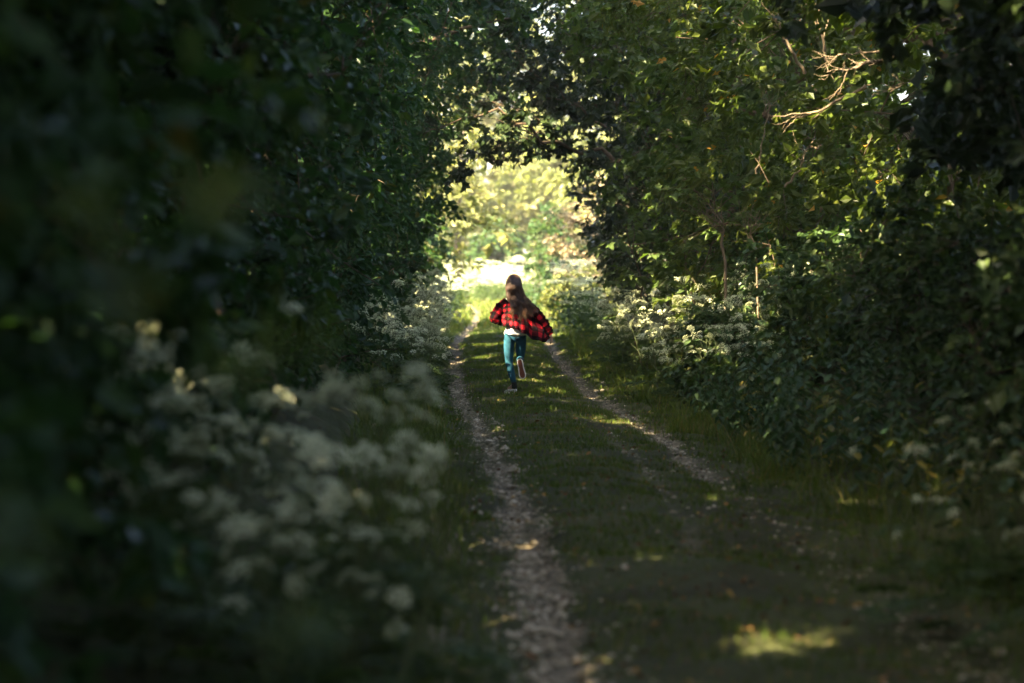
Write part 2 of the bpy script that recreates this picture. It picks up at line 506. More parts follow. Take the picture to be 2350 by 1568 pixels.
# ------------------------------------------------------------------ foliage
def sprays(C, out, rad, twigs, per, size, kind, mb, tint=(0, 1), woody=None, droop=.25, mat=0, filt=None, flat=.55, sunny=True):
    """leafy twigs round the clump centres C; `out` is the way each clump faces"""
    n = len(C)
    rad = np.broadcast_to(rad, (n,))
    d = R.normal(size=(n, twigs, 3)); d[..., 2] *= .75
    d = nrm(nrm(d) + .55 * out[:, None, :])
    ln = rad[:, None] * R.uniform(.45, 1.15, (n, twigs))
    s = R.uniform(.12, 1.0, (n, twigs, per)) ** .8
    dd = d[:, :, None, :]
    P = C[:, None, None, :] + dd * (ln[:, :, None] * s)[..., None]
    P = P + np.array([0, 0, -1.0]) * (droop * ln[:, :, None] * s ** 2)[..., None]
    up = nrm(np.array([0, 0, 1.0]) + .35 * R.normal(size=(n, twigs, 1, 3)) + .3 * out[:, None, None, :])
    side = nrm(np.cross(np.broadcast_to(dd, P.shape), np.broadcast_to(up, P.shape)))
    sg = np.where(R.random((n, twigs, per, 1)) < .5, -1, 1)
    A = nrm(dd * .55 + side * sg * .8 + np.array([0, 0, -.35]) + .3 * R.normal(size=P.shape))
    N = nrm(up * flat + (1 - flat) * R.normal(size=P.shape))
    P = P + .012 * R.normal(size=P.shape)
    ct = R.uniform(tint[0], tint[1], (n, 1, 1))
    T = np.clip(ct * .6 + .4 * R.uniform(tint[0], tint[1], P.shape[:3]) + .12 * R.normal(size=P.shape[:3]), 0, .92)
    T = np.where(R.random(P.shape[:3]) < .012, 1.0, T)
    S = size * R.uniform(.65, 1.4, (n, 1, 1)) * np.exp(R.normal(-.03, .22, P.shape[:3]))
    P, A, N = P.reshape(-1, 3), A.reshape(-1, 3), N.reshape(-1, 3)
    k = np.ones(len(P), bool)
    if sunny: k &= sun_open(P)
    if filt is not None: k &= filt(P)
    put_leaves(mb, P[k], A[k], N[k], S.reshape(-1)[k], kind, T.reshape(-1)[k], mat)
    if woody is not None:
        tt = np.linspace(0, 1, 3)
        W = C[:, None, None, :] + d[:, :, None, :] * (ln[:, :, None] * tt)[..., None] + np.array([0, 0, -1.0]) * (droop * ln[:, :, None] * tt ** 2)[..., None]
        W = W.reshape(-1, 3, 3)
        W = W[R.random(len(W)) < .4]
        kk = np.ones(len(W), bool)
        if filt is not None: kk = filt(W[:, 2]) & filt(W[:, 0])
        if sunny: kk &= sun_open(W[:, 1]) & sun_open(W[:, 2])
        tubes(woody, W[kk], np.linspace(.006, .002, 3), 3)


def limb_path(a, b, n=8, sag=.12, wig=.06):
    t = np.linspace(0, 1, n)[:, None]
    L = np.linalg.norm(b - a)
    P = a + (b - a) * t
    P[:, 2] += np.sin(t[:, 0] * math.pi) * L * sag
    w_ = R.normal(size=(n, 3)) * wig * L; w_[0] = 0; w_[-1] = 0
    w_ = (w_ + np.roll(w_, 1, 0) + np.roll(w_, -1, 0)) / 3
    return P + w_ * np.sin(t * math.pi)


def woody_frame(base, height, clumps, r0, nlimb, name_root, barkmat, lean=(0, 0)):
    """trunk and limbs that reach the clumps; returns trunk object"""
    top = base + np.array([lean[0], lean[1], height])
    tp = limb_path(base - np.array([0, 0, .25]), top, 10, 0, .025)
    mb = MB()
    rr = np.linspace(r0, r0 * .25, 10); rr[0] *= 1.35
    tubes(mb, tp, rr, 9)
    trunk = mb.build("trunk", barkmat, name_root)
    if len(clumps):
        k = min(nlimb, len(clumps))
        anchors = clumps[R.choice(len(clumps), k, replace=False)]
        allp = [tp[3:]]
        for a in anchors:
            z = np.clip(a[2] - .35 * np.linalg.norm(a[:2] - base[:2]), base[2] + .35, top[2] - .2)
            f = (z - tp[0, 2]) / (tp[-1, 2] - tp[0, 2])
            s = np.array([np.interp(f, np.linspace(0, 1, 10), tp[:, j]) for j in range(3)])
            p = limb_path(s, a, 9, .06, .06)
            if not recess(p[1:]).all(): continue
            lb = MB(); tubes(lb, p, np.linspace(r0 * .38, .012, 9), 6)
            lb.build("limb", barkmat, name_root)
            allp.append(p[3:])
        allp = np.concatenate(allp)
        # thin boughs from the nearest wood to every clump
        sel = clumps
        d = np.linalg.norm(sel[:, None, :] - allp[None], axis=2)
        src = allp[d.argmin(1)]
        ok = (np.linalg.norm(sel - src, axis=1) < 2.6) & sun_open(.5 * (sel + src)) & sun_open(sel) & recess(.5 * (sel + src)) & recess(sel) & recess(src)
        if ok.any():
            t = np.linspace(0, 1, 4)[None, :, None]
            W = src[ok][:, None] + (sel[ok] - src[ok])[:, None] * t
            W = W + .05 * R.normal(size=W.shape) * np.sin(t * math.pi)
            bb = MB(); tubes(bb, W, np.linspace(.014, .006, 4), 3)
            tag(bb.build("bough", barkmat, name_root), kind='stuff')
    return trunk


def empty(name, loc=(0, 0, 0), label=None, cat=None, group=None):
    o = bpy.data.objects.new(name, None)
    COL.objects.link(o); o.location = loc; o.empty_display_size = .2
    return tag(o, label, cat, group)


def assign(C, bases):
    d = np.linalg.norm(C[:, None, :2] - np.array(bases)[None, :, :2], axis=2)
    return d.argmin(1)


def region(n, lo, hi, test):
    out = []
    while sum(len(a) for a in out) < n:
        P = R.uniform(lo, hi, (n * 2, 3))
        out.append(P[test(P)])
    return np.concatenate(out)[:n]


def wall_dist(P):
    """how far outside the lane's hollow a point is (rough)"""
    hw, d, H = hollow(P)
    return np.where(P[:, 2] > H, P[:, 2] - H, d - hw)


ROW = {}


def tree_row(side, trees, n_shell, n_in, yr, xo, zt, size, inner, small_h=1.0):
    """a row of trees whose crowns close over the lane; every tree owns the clumps nearest to it"""
    bases = [(x, y, float(ground_h(x, y))) for x, y, *_ in trees]
    sgn = -1 if side == 'left' else 1

    def in_row(P):
        x, y, z = P.T
        g = ground_h(x, y)
        okside = (x - mid(y)) * sgn > (-.3)
        topz = zt * (1 + .12 * np.sin(y * .55 + sgn)) - .22 * np.abs(np.abs(x) - 4.2) ** 1.5
        return okside & (z < topz) & (z > g + small_h) & lane_clear(P)

    def shell_ok(P):
        d = wall_dist(P)
        pr = np.exp(-np.clip(d, 0, None) / .7)
        return in_row(P) & (R.random(len(P)) < pr) & (noise3(P, 1.3, 51) > -.45)

    lo, hi = ((-xo, yr[0], .4), (mid(40) + .4, yr[1], zt + 1)) if sgn < 0 else ((mid(40) - .6, yr[0], .4), (xo, yr[1], zt + 1))
    Cs = region(n_shell, lo, hi, shell_ok)
    Ci = region(n_in, lo, hi, lambda P: in_row(P) & (wall_dist(P) > .9) & (R.random(len(P)) < np.where(P[:, 1] < 22, 1, .7)))
    As, Ai = assign(Cs, bases), assign(Ci, bases)
    for i, (x, y, h, lab, cat, nm, lk, lm) in enumerate(trees):
        root = empty(nm, (0, 0, 0), lab, cat, "trees along the %s side of the lane" % side)
        b = np.array(bases[i])
        cs, ci = Cs[As == i], Ci[Ai == i]
        cl = np.concatenate([cs, ci])
        woody_frame(b, min(h * .8, 7.5), cl[R.choice(len(cl), min(len(cl), 240), replace=False)], .16 + .012 * h, 11, root, M['bark'], (-.2 * sgn, 0))
        cen = np.array([x, y, h * .45])
        mb = MB(); wd = MB()
        for (cc, tw, pe, sz, k, tn) in ((cs, 6, 10 if lk in ('simple', 'oval') else 8, size * (1.25 if lk == 'simple' else 1.0), lk, (.15, .95)), (ci, 5, 8, size * inner, 'simple', (0, .8))):
            if not len(cc): continue
            o = nrm(np.c_[np.full(len(cc), -sgn * .8), np.full(len(cc), -.35), np.full(len(cc), .1)] + .4 * nrm(cc - cen))
            sprays(cc, o, .55, tw, pe, sz, k, mb, tn, wd if sz < .15 and 12 < y < 47 else None, filt=lambda P: lane_clear(P) & sky_holes(P) & recess(P))
        tag(mb.build("crown", M[lm], root), kind='stuff')
        if wd.n: tag(wd.build("twig", M['bark'], root), kind='stuff')
        # keep the root at the foot of the trunk
        root.location = b
        for ch in root.children: ch.matrix_parent_inverse = Matrix.Translation(-Vector(b))


LEFT = [
    (-3.4, -3.5, 8.5, "unseen tree added behind the camera on the left for its shade", "tree", "hedge_tree", 'simple', 'hedge'),  # out of view, added so its crown shades the nearest leaves
    (-3.3, 4.5, 8.5, "dark hedgerow tree filling the left edge, closest to the lens", "tree", "hedge_tree", 'simple', 'hedge'),
    (-3.5, 9.5, 8.5, "dark leafy tree rising behind the blurred white flowers on the left", "tree", "hedge_tree", 'simple', 'hedge'),
    (-3.6, 15.0, 8.5, "dark hedgerow tree at the upper left where sharp leaves begin", "tree", "hedge_tree", 'simple', 'hedge'),
    (-3.6, 21.0, 8.0, "deep green tree with small glossy leaves left of the flowers", "tree", "hedge_tree", 'oval', 'hedge'),
    (-3.5, 27.5, 7.6, "dense dark tree behind the sharp white cow parsley on the left", "tree", "hedge_tree", 'oval', 'hedge'),
    (-3.5, 35.0, 7.4, "tree reaching over the lane from the left above the runner", "tree", "hedge_tree", 'oval', 'hedge'),
    (-3.5, 43.0, 7.4, "tree at the left shoulder of the leafy arch", "tree", "hedge_tree", 'simple', 'hedge'),
    (-3.5, 52.0, 7.4, "last dark tree on the left before the sunny clearing", "tree", "hedge_tree", 'simple', 'hedge'),
]
RIGHT = [
    (4.8, -2.5, 8.5, "unseen tree added behind the camera on the right for its shade", "tree", "hedge_tree", 'simple', 'dark'),  # out of view, added to darken the light round the camera
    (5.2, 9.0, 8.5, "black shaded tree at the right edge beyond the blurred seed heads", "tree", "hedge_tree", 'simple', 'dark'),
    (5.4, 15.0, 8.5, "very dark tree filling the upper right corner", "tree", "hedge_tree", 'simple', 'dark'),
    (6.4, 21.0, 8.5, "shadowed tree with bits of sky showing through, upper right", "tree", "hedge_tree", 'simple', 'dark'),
    (6.3, 26.5, 8.5, "oak with bare golden boughs catching the sun on the right", "oak tree", "oak_tree", 'oak', 'oakleaf'),
    (6.0, 32.0, 8.5, "oak whose lobed leaves hang lit over the middle of the lane", "oak tree", "oak_tree", 'oak', 'oakleaf'),
    (5.4, 38.5, 8.0, "broad leaved tree right of the arch with pale sunlit sprays", "tree", "sycamore_tree", 'maple', 'maple'),
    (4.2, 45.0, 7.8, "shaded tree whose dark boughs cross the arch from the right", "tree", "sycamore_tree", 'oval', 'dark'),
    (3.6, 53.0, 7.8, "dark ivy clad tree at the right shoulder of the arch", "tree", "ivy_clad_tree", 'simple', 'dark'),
]
tree_row('left', LEFT, 2900, 10500, (-10, 57), 8.6, 13.2, .09, 2.95, small_h=.35)  # left crowns raised and packed above the frame to block the sun
tree_row('right', RIGHT, 3000, 5600, (-9, 57), 7.8, 9.4, .11, 1.45, small_h=.8)

# ------------------------------------------------------------------ bushes, far trees
def bush(nm, lab, cat, group, base, radii, n, size, kind, mat_, per=(6, 11), tint=(0, 1), rad=.45, trunk_r=.06, low=.15, filt=None, hollow=.55, limbs=6, wood='bark', bias=(-.3, -.6, .1), gapped=True):
    """a free-standing bush or tree: clumps spread through an uneven crown, limbs that carry them"""
    base = np.array([base[0], base[1], float(ground_h(base[0], base[1])) if len(base) < 3 else base[2]])
    rx, ry, rz = radii
    seed = int(R.integers(1e6))
    def inside(P):
        q = P / np.array([rx, ry, rz])
        r = np.linalg.norm(q, axis=1)
        lim = 1 + .28 * noise3(P / max(radii), .45, seed)
        return (r < lim) & (r > hollow * R.random(len(P)))
    C = region(n, (-1.4 * rx, -1.4 * ry, -1.0 * rz), (1.4 * rx, 1.4 * ry, 1.4 * rz), inside)
    C[:, 2] += rz + low
    C = C[C[:, 2] > .15] + base
    if filt is not None: C = C[filt(C)]
    root = empty(nm, base, lab, cat, group)
    inv = Matrix.Translation(-Vector(base))
    mb, wd = MB(), MB()
    o = nrm(nrm(C - base - np.array([0, 0, rz])) + np.array(bias))
    sprays(C, o, rad, per[0], per[1], size, kind, mb, tint, wd if size < .13 else None, filt=filt, sunny=gapped)
    cr = tag(mb.build("crown", mat_, root), kind='stuff'); cr.matrix_parent_inverse = inv
    if wd.n:
        t_ = tag(wd.build("twig", M[wood], root), kind='stuff'); t_.matrix_parent_inverse = inv
    if trunk_r:
        woody_frame(base, rz * 1.3 + low, C[R.choice(len(C), min(len(C), 160), replace=False)], trunk_r, limbs, root, M[wood])
        for ch in root.children: ch.matrix_parent_inverse = inv
    return root


G = "trees and bushes around the sunny end of the lane"
# beyond the arch: sunlit hedgerow and the trees that close the view
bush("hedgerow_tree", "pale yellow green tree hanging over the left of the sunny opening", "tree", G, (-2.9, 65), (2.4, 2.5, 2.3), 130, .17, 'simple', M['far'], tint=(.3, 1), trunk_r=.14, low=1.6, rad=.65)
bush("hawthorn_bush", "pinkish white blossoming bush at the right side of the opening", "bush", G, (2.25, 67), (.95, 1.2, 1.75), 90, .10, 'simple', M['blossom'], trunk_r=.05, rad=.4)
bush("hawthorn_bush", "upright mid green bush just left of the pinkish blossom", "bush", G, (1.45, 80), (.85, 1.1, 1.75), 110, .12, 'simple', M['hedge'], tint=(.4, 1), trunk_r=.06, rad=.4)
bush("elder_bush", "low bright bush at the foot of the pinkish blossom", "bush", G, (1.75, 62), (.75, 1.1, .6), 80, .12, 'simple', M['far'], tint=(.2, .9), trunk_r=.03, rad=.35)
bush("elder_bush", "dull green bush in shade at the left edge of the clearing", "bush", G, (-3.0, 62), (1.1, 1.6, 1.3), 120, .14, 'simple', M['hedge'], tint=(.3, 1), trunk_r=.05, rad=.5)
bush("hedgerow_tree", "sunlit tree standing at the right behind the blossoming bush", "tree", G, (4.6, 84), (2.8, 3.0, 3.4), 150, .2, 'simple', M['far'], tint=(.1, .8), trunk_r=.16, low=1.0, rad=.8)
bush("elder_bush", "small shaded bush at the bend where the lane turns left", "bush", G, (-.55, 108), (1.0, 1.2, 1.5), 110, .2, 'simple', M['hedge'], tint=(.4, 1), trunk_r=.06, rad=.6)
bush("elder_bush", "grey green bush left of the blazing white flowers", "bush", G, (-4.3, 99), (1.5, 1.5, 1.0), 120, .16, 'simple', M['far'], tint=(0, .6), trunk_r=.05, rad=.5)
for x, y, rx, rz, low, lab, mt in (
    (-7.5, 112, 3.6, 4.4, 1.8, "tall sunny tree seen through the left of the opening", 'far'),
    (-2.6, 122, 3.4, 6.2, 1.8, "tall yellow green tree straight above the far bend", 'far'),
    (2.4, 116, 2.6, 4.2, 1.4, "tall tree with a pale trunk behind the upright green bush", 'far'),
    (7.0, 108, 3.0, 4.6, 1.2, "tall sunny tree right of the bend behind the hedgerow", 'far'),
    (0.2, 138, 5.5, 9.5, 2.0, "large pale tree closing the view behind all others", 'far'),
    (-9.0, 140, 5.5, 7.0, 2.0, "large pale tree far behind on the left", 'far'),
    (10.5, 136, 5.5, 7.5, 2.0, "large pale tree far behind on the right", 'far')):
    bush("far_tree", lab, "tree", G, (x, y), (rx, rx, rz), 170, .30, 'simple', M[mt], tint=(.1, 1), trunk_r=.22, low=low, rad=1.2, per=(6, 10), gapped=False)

# a wood that reads as one mass round the fields behind the rows
mb = MB()
ang = R.uniform(-.9, .9, 14000); rr = R.uniform(190, 230, 14000)
P = np.c_[np.sin(ang) * rr, np.cos(ang) * rr, R.uniform(0, 1, 14000) ** .8 * (9 + 2 * np.sin(ang * 31) + 1.5 * np.sin(ang * 83))]
put_leaves(mb, P, R.normal(size=P.shape), R.normal(size=P.shape) + np.array([0, -1.2, .4]), R.uniform(1.2, 2.6, len(P)), 'simple', R.uniform(0, 1, len(P)))
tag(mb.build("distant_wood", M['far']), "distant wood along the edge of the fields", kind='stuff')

# low bushes and brambles that fill the foot of the rows
GB = "low bushes under the trees of the lane"
outside = lambda P: lane_clear(P) & (np.abs(P[:, 0] - mid(P[:, 1])) > 1.55)
for x, y, rx, ry, rz, lab in (
    (-2.2, 4.6, .75, 1.3, .75, "black green bush in the lower left corner under the blur"),
    (-2.3, 8.0, .8, 1.6, .75, "dark bush behind the blurred white flowers, nearer end"),
    (-2.45, 12.0, .8, 1.7, .75, "dark bush behind the blurred white flowers, farther end"),
    (-2.6, 17.0, .85, 2.0, .75, "dark bush between the blurred and the sharp white flowers"),
    (-2.8, 23.0, .9, 2.0, .8, "teal shaded bush below the glossy left hedge"),
    (-2.9, 29.0, .9, 2.0, .8, "shaded bush just in front of the sharp cow parsley on the left"),
    (-3.0, 37.0, .8, 2.0, .8, "shaded bush behind the sharp cow parsley on the left"),
    (-3.1, 46.0, .9, 2.4, .9, "dark bush under the left shoulder of the arch")):
    bush("hawthorn_bush", lab, "bush", GB, (x, y), (rx, ry, rz), 120, .09, 'simple', M['hedge'], tint=(.1, .9), trunk_r=.03, low=0, filt=outside)
for x, y, rx, ry, rz, lab in (
    (4.0, 9.5, .9, 1.6, .8, "black shaded bramble in the lower right corner"),
    (4.1, 13.5, .9, 1.8, .85, "dark bramble behind the blurred seed heads on the right"),
    (4.2, 18.0, .9, 1.8, .8, "dark bramble patch at the near end of the nettles"),
    (4.2, 22.5, .9, 1.8, .75, "bramble with arching pale shoots behind the nettles"),
    (3.9, 27.0, .9, 1.8, .75, "bramble behind the middle of the nettle bed"),
    (3.9, 31.5, .8, 1.8, .75, "bramble under the golden sapling"),
    (2.75, 30.0, .45, .6, .5, "small bramble hiding the foot of the golden sapling"),
    (3.5, 37.0, .7, 1.8, .85, "bramble behind the white flower bank on the right")):
    bush("bramble_bush", lab, "bramble", GB, (x, y), (rx, ry, rz), 130, .085, 'oval' if y > 20 else 'simple', M['bramble'], tint=(.1, .95), trunk_r=.02, low=0, limbs=9)

# ------------------------------------------------------------------ sunlit saplings and bare golden boughs on the right
def fork(mb, path, r0, n=10, ln=.5, depth=2, k=5):
    """a crooked bough with side twigs, and twigs on those"""
    path = np.asarray(path, float)
    m = len(path)
    t = np.linspace(0, 1, 12)
    P = np.stack([np.interp(t, np.linspace(0, 1, m), path[:, j]) for j in range(3)], 1)
    L = np.linalg.norm(P[-1] - P[0])
    P[1:-1] += .018 * L * R.normal(size=(10, 3))
    tubes(mb, P, r0 * (1 - .8 * t), k, 0, .5)
    if depth == 0: return
    for i in range(n):
        f = R.uniform(.2, 1.0)
        a = np.array([np.interp(f, t, P[:, j]) for j in range(3)])
        d = nrm(P[-1] - P[0])
        v = nrm(d * 1.2 + .55 * R.normal(size=3) * np.array([1, .6, 1]))
        l = ln * R.uniform(.4, 1.1)
        q = np.array([a, a + v * l * .5 + .06 * l * R.normal(size=3), a + v * l + .12 * l * R.normal(size=3) + np.array([0, 0, .1 * l])])
        fork(mb, q, r0 * (1 - .8 * f) * .5 + .002, max(2, n // 2), ln * .5, depth - 1, 4)


dead = []
for pts, r0, n, ln, lab in (
    (((2060, 128, 26.6), (2010, 142, 26.8), (1950, 160, 27), (1895, 168, 27)), .032, 7, .42, "thick bare bough pointing left, brightest of the golden ones"),
    (((2015, 120, 26.6), (1930, 128, 26.8), (1900, 138, 27)), .014, 5, .3, "thin forked golden bough above the thick bare one"),
    (((1985, 200, 27.6), (1920, 235, 27.8), (1850, 262, 28), (1772, 268, 28)), .028, 5, .34, "long crooked golden bough reaching down to the left"),
    (((2110, 165, 26.4), (2090, 190, 26.4), (2040, 200, 26.6)), .012, 7, .28, "small golden twig at the right end of the bare boughs"),
    (((1890, 120, 29), (1880, 55, 29), (1868, 0, 29)), .022, 6, .3, "upright brown stem above the golden boughs"),
    (((1845, 170, 29.6), (1800, 90, 29.5), (1775, 40, 29.5)), .026, 6, .3, "leaning brown stem left of the golden boughs"),
    (((1735, 400, 29), (1745, 330, 29), (1768, 240, 29.3)), .016, 6, .3, "thin brown stem below the long crooked bough"),
    (((1800, 430, 28), (1835, 390, 28), (1850, 340, 28)), .018, 6, .28, "reddish stem among the lit oak leaves")):
    mb = MB(); fork(mb, [at(*p) for p in pts], r0, n, ln)
    dead.append((mb, lab))
oak = [o for o in COL.objects if o.name.startswith("oak_tree")][0]
for mb, lab in dead:
    b = mb.build("bare_bough", M['twig'], oak)
    b.matrix_parent_inverse = Matrix.Translation(-oak.location)
    b['label'] = lab


def bare_shrub(lab, base, pts, n, ln, r0=.024):
    b = at(*base); b[2] = float(ground_h(b[0], b[1]))
    root = empty("bare_sapling", b, lab, "sapling", "bare golden saplings under the right hand trees")
    inv = Matrix.Translation(-Vector(b))
    pth = [b] + [at(*p) for p in pts]
    mb = MB(); tubes(mb, np.array(pth), np.linspace(r0, r0 * .8, len(pth)), 7)
    t_ = mb.build("trunk", M['twig'], root); t_.matrix_parent_inverse = inv
    top = pth[-1]
    for i in range(n):
        v = nrm(np.array([R.uniform(-1, 1), R.uniform(-.6, .3), R.uniform(.35, 1)]))
        mb = MB(); fork(mb, [top - np.array([0, 0, .12 * R.random()]), top + v * ln * .5, top + v * ln + np.array([0, 0, .06])], r0 * .55, 4, ln * .7)
        t_ = mb.build("branch", M['twig'], root); t_.matrix_parent_inverse = inv


bare_shrub("golden bare sapling with a forked crown, brightest at the foot of the trees", (1668, 640, 30.5), ((1664, 600, 30.5), (1655, 560, 30.5), (1660, 525, 30.5)), 4, .34, .022)
bare_shrub("thin bare sapling leaning right of the golden one", (1745, 640, 29.5), ((1735, 570, 29.5), (1720, 535, 29.5)), 4, .28, .014)
bare_shrub("small bright forked twig standing up from the nettles", (1850, 740, 28), ((1846, 690, 28),), 3, .16, .010)


def leafy_sapling(lab, base, height, nb, size, mat_, kind='maple', lean=(-.3, -.3)):
    """a young tree whose big leaves are built one by one"""
    b = np.array([base[0], base[1], float(ground_h(*base))])
    root = empty("sycamore_sapling", b, lab, "sapling", "sycamore saplings at the right of the arch")
    p = limb_path(np.zeros(3), np.array([lean[0], lean[1], height]), 9, 0, .05)
    mb = MB(); tubes(mb, p, np.linspace(.022, .006, 9), 6); mb.build("trunk", M['bark'], root)
    meshes = []
    for i in range(4):
        lb = MB(); V0, F0 = LEAF[kind]
        V = V0.copy(); V[:, 2] -= (.2 + .1 * i) * V[:, 0] ** 2; V[:, 1] *= R.uniform(.85, 1.1)
        lb.add(V, F0, 0, R.uniform(.3, .95)); meshes.append(lb.mesh("leaf", [mat_]))
    for i in range(nb):
        f = R.uniform(.25, 1); a = np.array([np.interp(f, np.linspace(0, 1, 9), p[:, j]) for j in range(3)])
        ang = R.uniform(0, 6.28); v = nrm(np.array([math.cos(ang) - .35, math.sin(ang) - .35, .35]))
        l = R.uniform(.35, .8)
        q = limb_path(a, a + v * l, 6, .1, .05)
        bb = MB(); tubes(bb, q, np.linspace(.008, .003, 6), 4); bb.build("branch", M['bark'], root)
        for s in np.linspace(.3, 1, 6):
            for sg in (-1, 1):
                c = np.array([np.interp(s, np.linspace(0, 1, 6), q[:, j]) for j in range(3)])
                sd = nrm(np.cross(v, [0, 0, 1.0])) * sg
                A = Vector(nrm(v * .5 + sd * .8 + np.array([0, 0, -.25]) + .25 * R.normal(size=3)))
                N = Vector(nrm(np.array([-.15, -.3, 1.0]) + .3 * R.normal(size=3)))
                B = N.cross(A).normalized(); N = A.cross(B)
                o = link("leaf", meshes[int(R.integers(4))], root)
                z = size * R.uniform(.7, 1.2)
                o.matrix_local = Matrix.Translation(Vector(c) + A * .03) @ Matrix((A, B, N)).transposed().to_4x4() @ Matrix.Scale(z, 4)


leafy_sapling("sunlit sycamore sapling with pale drooping leaves beside the arch", (2.05, 37.5), 2.3, 11, .15, M['maple'])
leafy_sapling("second sycamore sapling just right of the sunlit one, lower", (2.75, 35.0), 1.9, 9, .14, M['maple'])
leafy_sapling("sycamore sapling in half shade behind the white flower bank", (3.0, 33.0), 2.5, 10, .14, M['maple'])

# dark boughs that cross the arch from the right
syc = [o for o in COL.objects if o.name.startswith("sycamore_tree")][1]
for pts, r0 in ((((1420, 380, 43), (1300, 335, 43), (1190, 285, 42), (1080, 262, 42), (960, 300, 41)), .045),
                (((1300, 335, 43), (1220, 262, 43), (1120, 230, 43)), .022), (((1400, 300, 44), (1290, 215, 44), (1190, 140, 44)), .03),
                (((1250, 310, 43), (1150, 330, 42), (1050, 395, 42)), .02)):
    mb = MB(); pp = np.array([at(*p) for p in pts]); fork(mb, pp, r0, 8, .7)
    b = mb.build("bough", M['bark'], syc); b.matrix_parent_inverse = Matrix.Translation(-syc.location)
    t = R.uniform(.1, 1, 17)
    C = np.stack([np.interp(t, np.linspace(0, 1, len(pp)), pp[:, j]) for j in range(3)], 1) + .16 * R.normal(size=(17, 3))
    lb = MB(); sprays(C, np.tile([0, -.3, -.3], (17, 1)), .32, 4, 6, .12, 'maple', lb, (.1, .9))
    b = tag(lb.build("leaf_spray", M['dark'], syc), kind='stuff'); b.matrix_parent_inverse = Matrix.Translation(-syc.location)

# ------------------------------------------------------------------ grass, gravel, fallen leaves, stones
def blades(name, lab, n, xr, yr, hrange, wid, dens, tint, matn='grass', lean=.5, ypow=1.0):
    mb = MB()
    y = yr[0] + (yr[1] - yr[0]) * R.random(n) ** ypow
    x = mid(y) + R.uniform(xr[0], xr[1], n)
    k = R.random(n) < dens(x, y)
    x, y = x[k], y[k]; n = len(x)
    z = ground_h(x, y)
    h = R.uniform(*hrange, n) * (1 + .3 * n2(x, y, .6, 61) + .45 * np.clip(n2(x, y, .33, 63), 0, 1))
    wd = wid * (1 + y / 45) * R.uniform(.7, 1.3, n)
    a = R.uniform(0, 6.28, n); d = np.c_[np.cos(a), np.sin(a), 0 * a]
    b = R.uniform(0, 6.28, n); l = np.c_[np.cos(b), np.sin(b), 0 * b] * (h * lean * R.uniform(.3, 1.3, n))[:, None]
    P = np.c_[x, y, z - .005]
    up = np.c_[0 * h, 0 * h, h]
    V = np.stack([P - d * wd[:, None], P + d * wd[:, None], P + up * .6 + l * .35 - d * (wd * .75)[:, None], P + up * .6 + l * .35 + d * (wd * .75)[:, None], P + up * .95 + l], 1)
    f = np.array([[0, 1, 3], [0, 3, 2], [2, 3, 4]])
    F = (np.arange(n) * 5)[:, None, None] + f[None]
    T = np.clip(tint + .22 * n2(x, y, .7, 62) + .15 * R.normal(size=n), 0, .95)
    T = np.where(R.random(n) < .06, 1.0, T)
    mb.add(V.reshape(-1, 3), F.reshape(-1, 3), 0, np.repeat(T, 5))
    tag(mb.build(name, M[matn]), lab, kind='stuff')


def lawn(x, y):
    bare = .14 * sstep(20, 12, y)
    return np.clip((1 - 1.5 * rut_mask(x, y)) * (.72 + .5 * n2(x, y, .8, 71)) - bare, .0, 1)


def verge(x, y):
    l, r = rut_l(y), rut_r(y)
    return np.clip(np.maximum(sstep(l - .28, l - .6, x), sstep(r + .3, r + .6, x)), 0, 1) * (.7 + .5 * n2(x, y, .9, 72))


blades("grass", "short grass on the crown of the lane", 200000, (-1.5, 1.8), (9, 62), (.022, .06), .0024, lawn, .42, ypow=.85)
blades("verge_grass", "longer grass along both edges of the lane", 90000, (-2.3, 2.6), (9, 64), (.08, .26), .003, verge, .55, lean=.8)
blades("far_grass", "grass of the sunny clearing", 30000, (-4, 4), (62, 118), (.06, .2), .006, lambda x, y: 1 - 1.3 * rut_mask(x, y), .6)
tuft = lambda cx, cy, r: (lambda x, y: np.exp(-((x - cx) ** 2 + ((y - cy) * .6) ** 2) / r ** 2))
blades("grass_tuft", "bright yellow green tuft at the right edge catching the sun", 9000, (-.2, 2.4), (24.5, 28), (.08, .19), .003, tuft(1.95, 26.2, .28), .62)

# gravel
def pebbles(n, sampler, size, name, lab, tint=(0, .92)):
    x, y = sampler(n)
    n = len(x)
    ico = np.array([(0, 0, 1), (.9, 0, .1), (.28, .85, .15), (-.72, .53, .05), (-.72, -.53, .1), (.28, -.85, 0), (0, 0, -.6)])
    F0 = np.array([[0, i, i % 5 + 1] for i in range(1, 6)] + [[6, i % 5 + 1, i] for i in range(1, 6)])
    s = np.exp(R.normal(math.log(size), .45, n))[:, None, None]
    V0 = ico[None] * (1 + .3 * R.normal(size=(n, 7, 3)) * .6) * np.array([1, .9, .55])
    a = R.uniform(0, 6.28, n); c, q = np.cos(a)[:, None], np.sin(a)[:, None]
    V = np.stack([V0[..., 0] * c - V0[..., 1] * q, V0[..., 0] * q + V0[..., 1] * c, V0[..., 2]], -1) * s
    V += np.stack([x, y, ground_h(x, y) + .1 * s[:, 0, 0]], -1)[:, None]
    mb = MB(); mb.add(V.reshape(-1, 3), ((np.arange(n) * 7)[:, None, None] + F0[None]).reshape(-1, 3), 0, np.repeat(R.uniform(*tint, n), 7))
    tag(mb.build(name, M['stone']), lab, kind='stuff')


def in_ruts(n):
    y = 9.5 + 55 * R.random(n) ** 1.5
    x = np.where(R.random(n) < .62, rut_l(y), rut_r(y)) + R.normal(size=n) * .26
    k = R.random(n) < rut_mask(x, y) + .05
    return x[k], y[k]


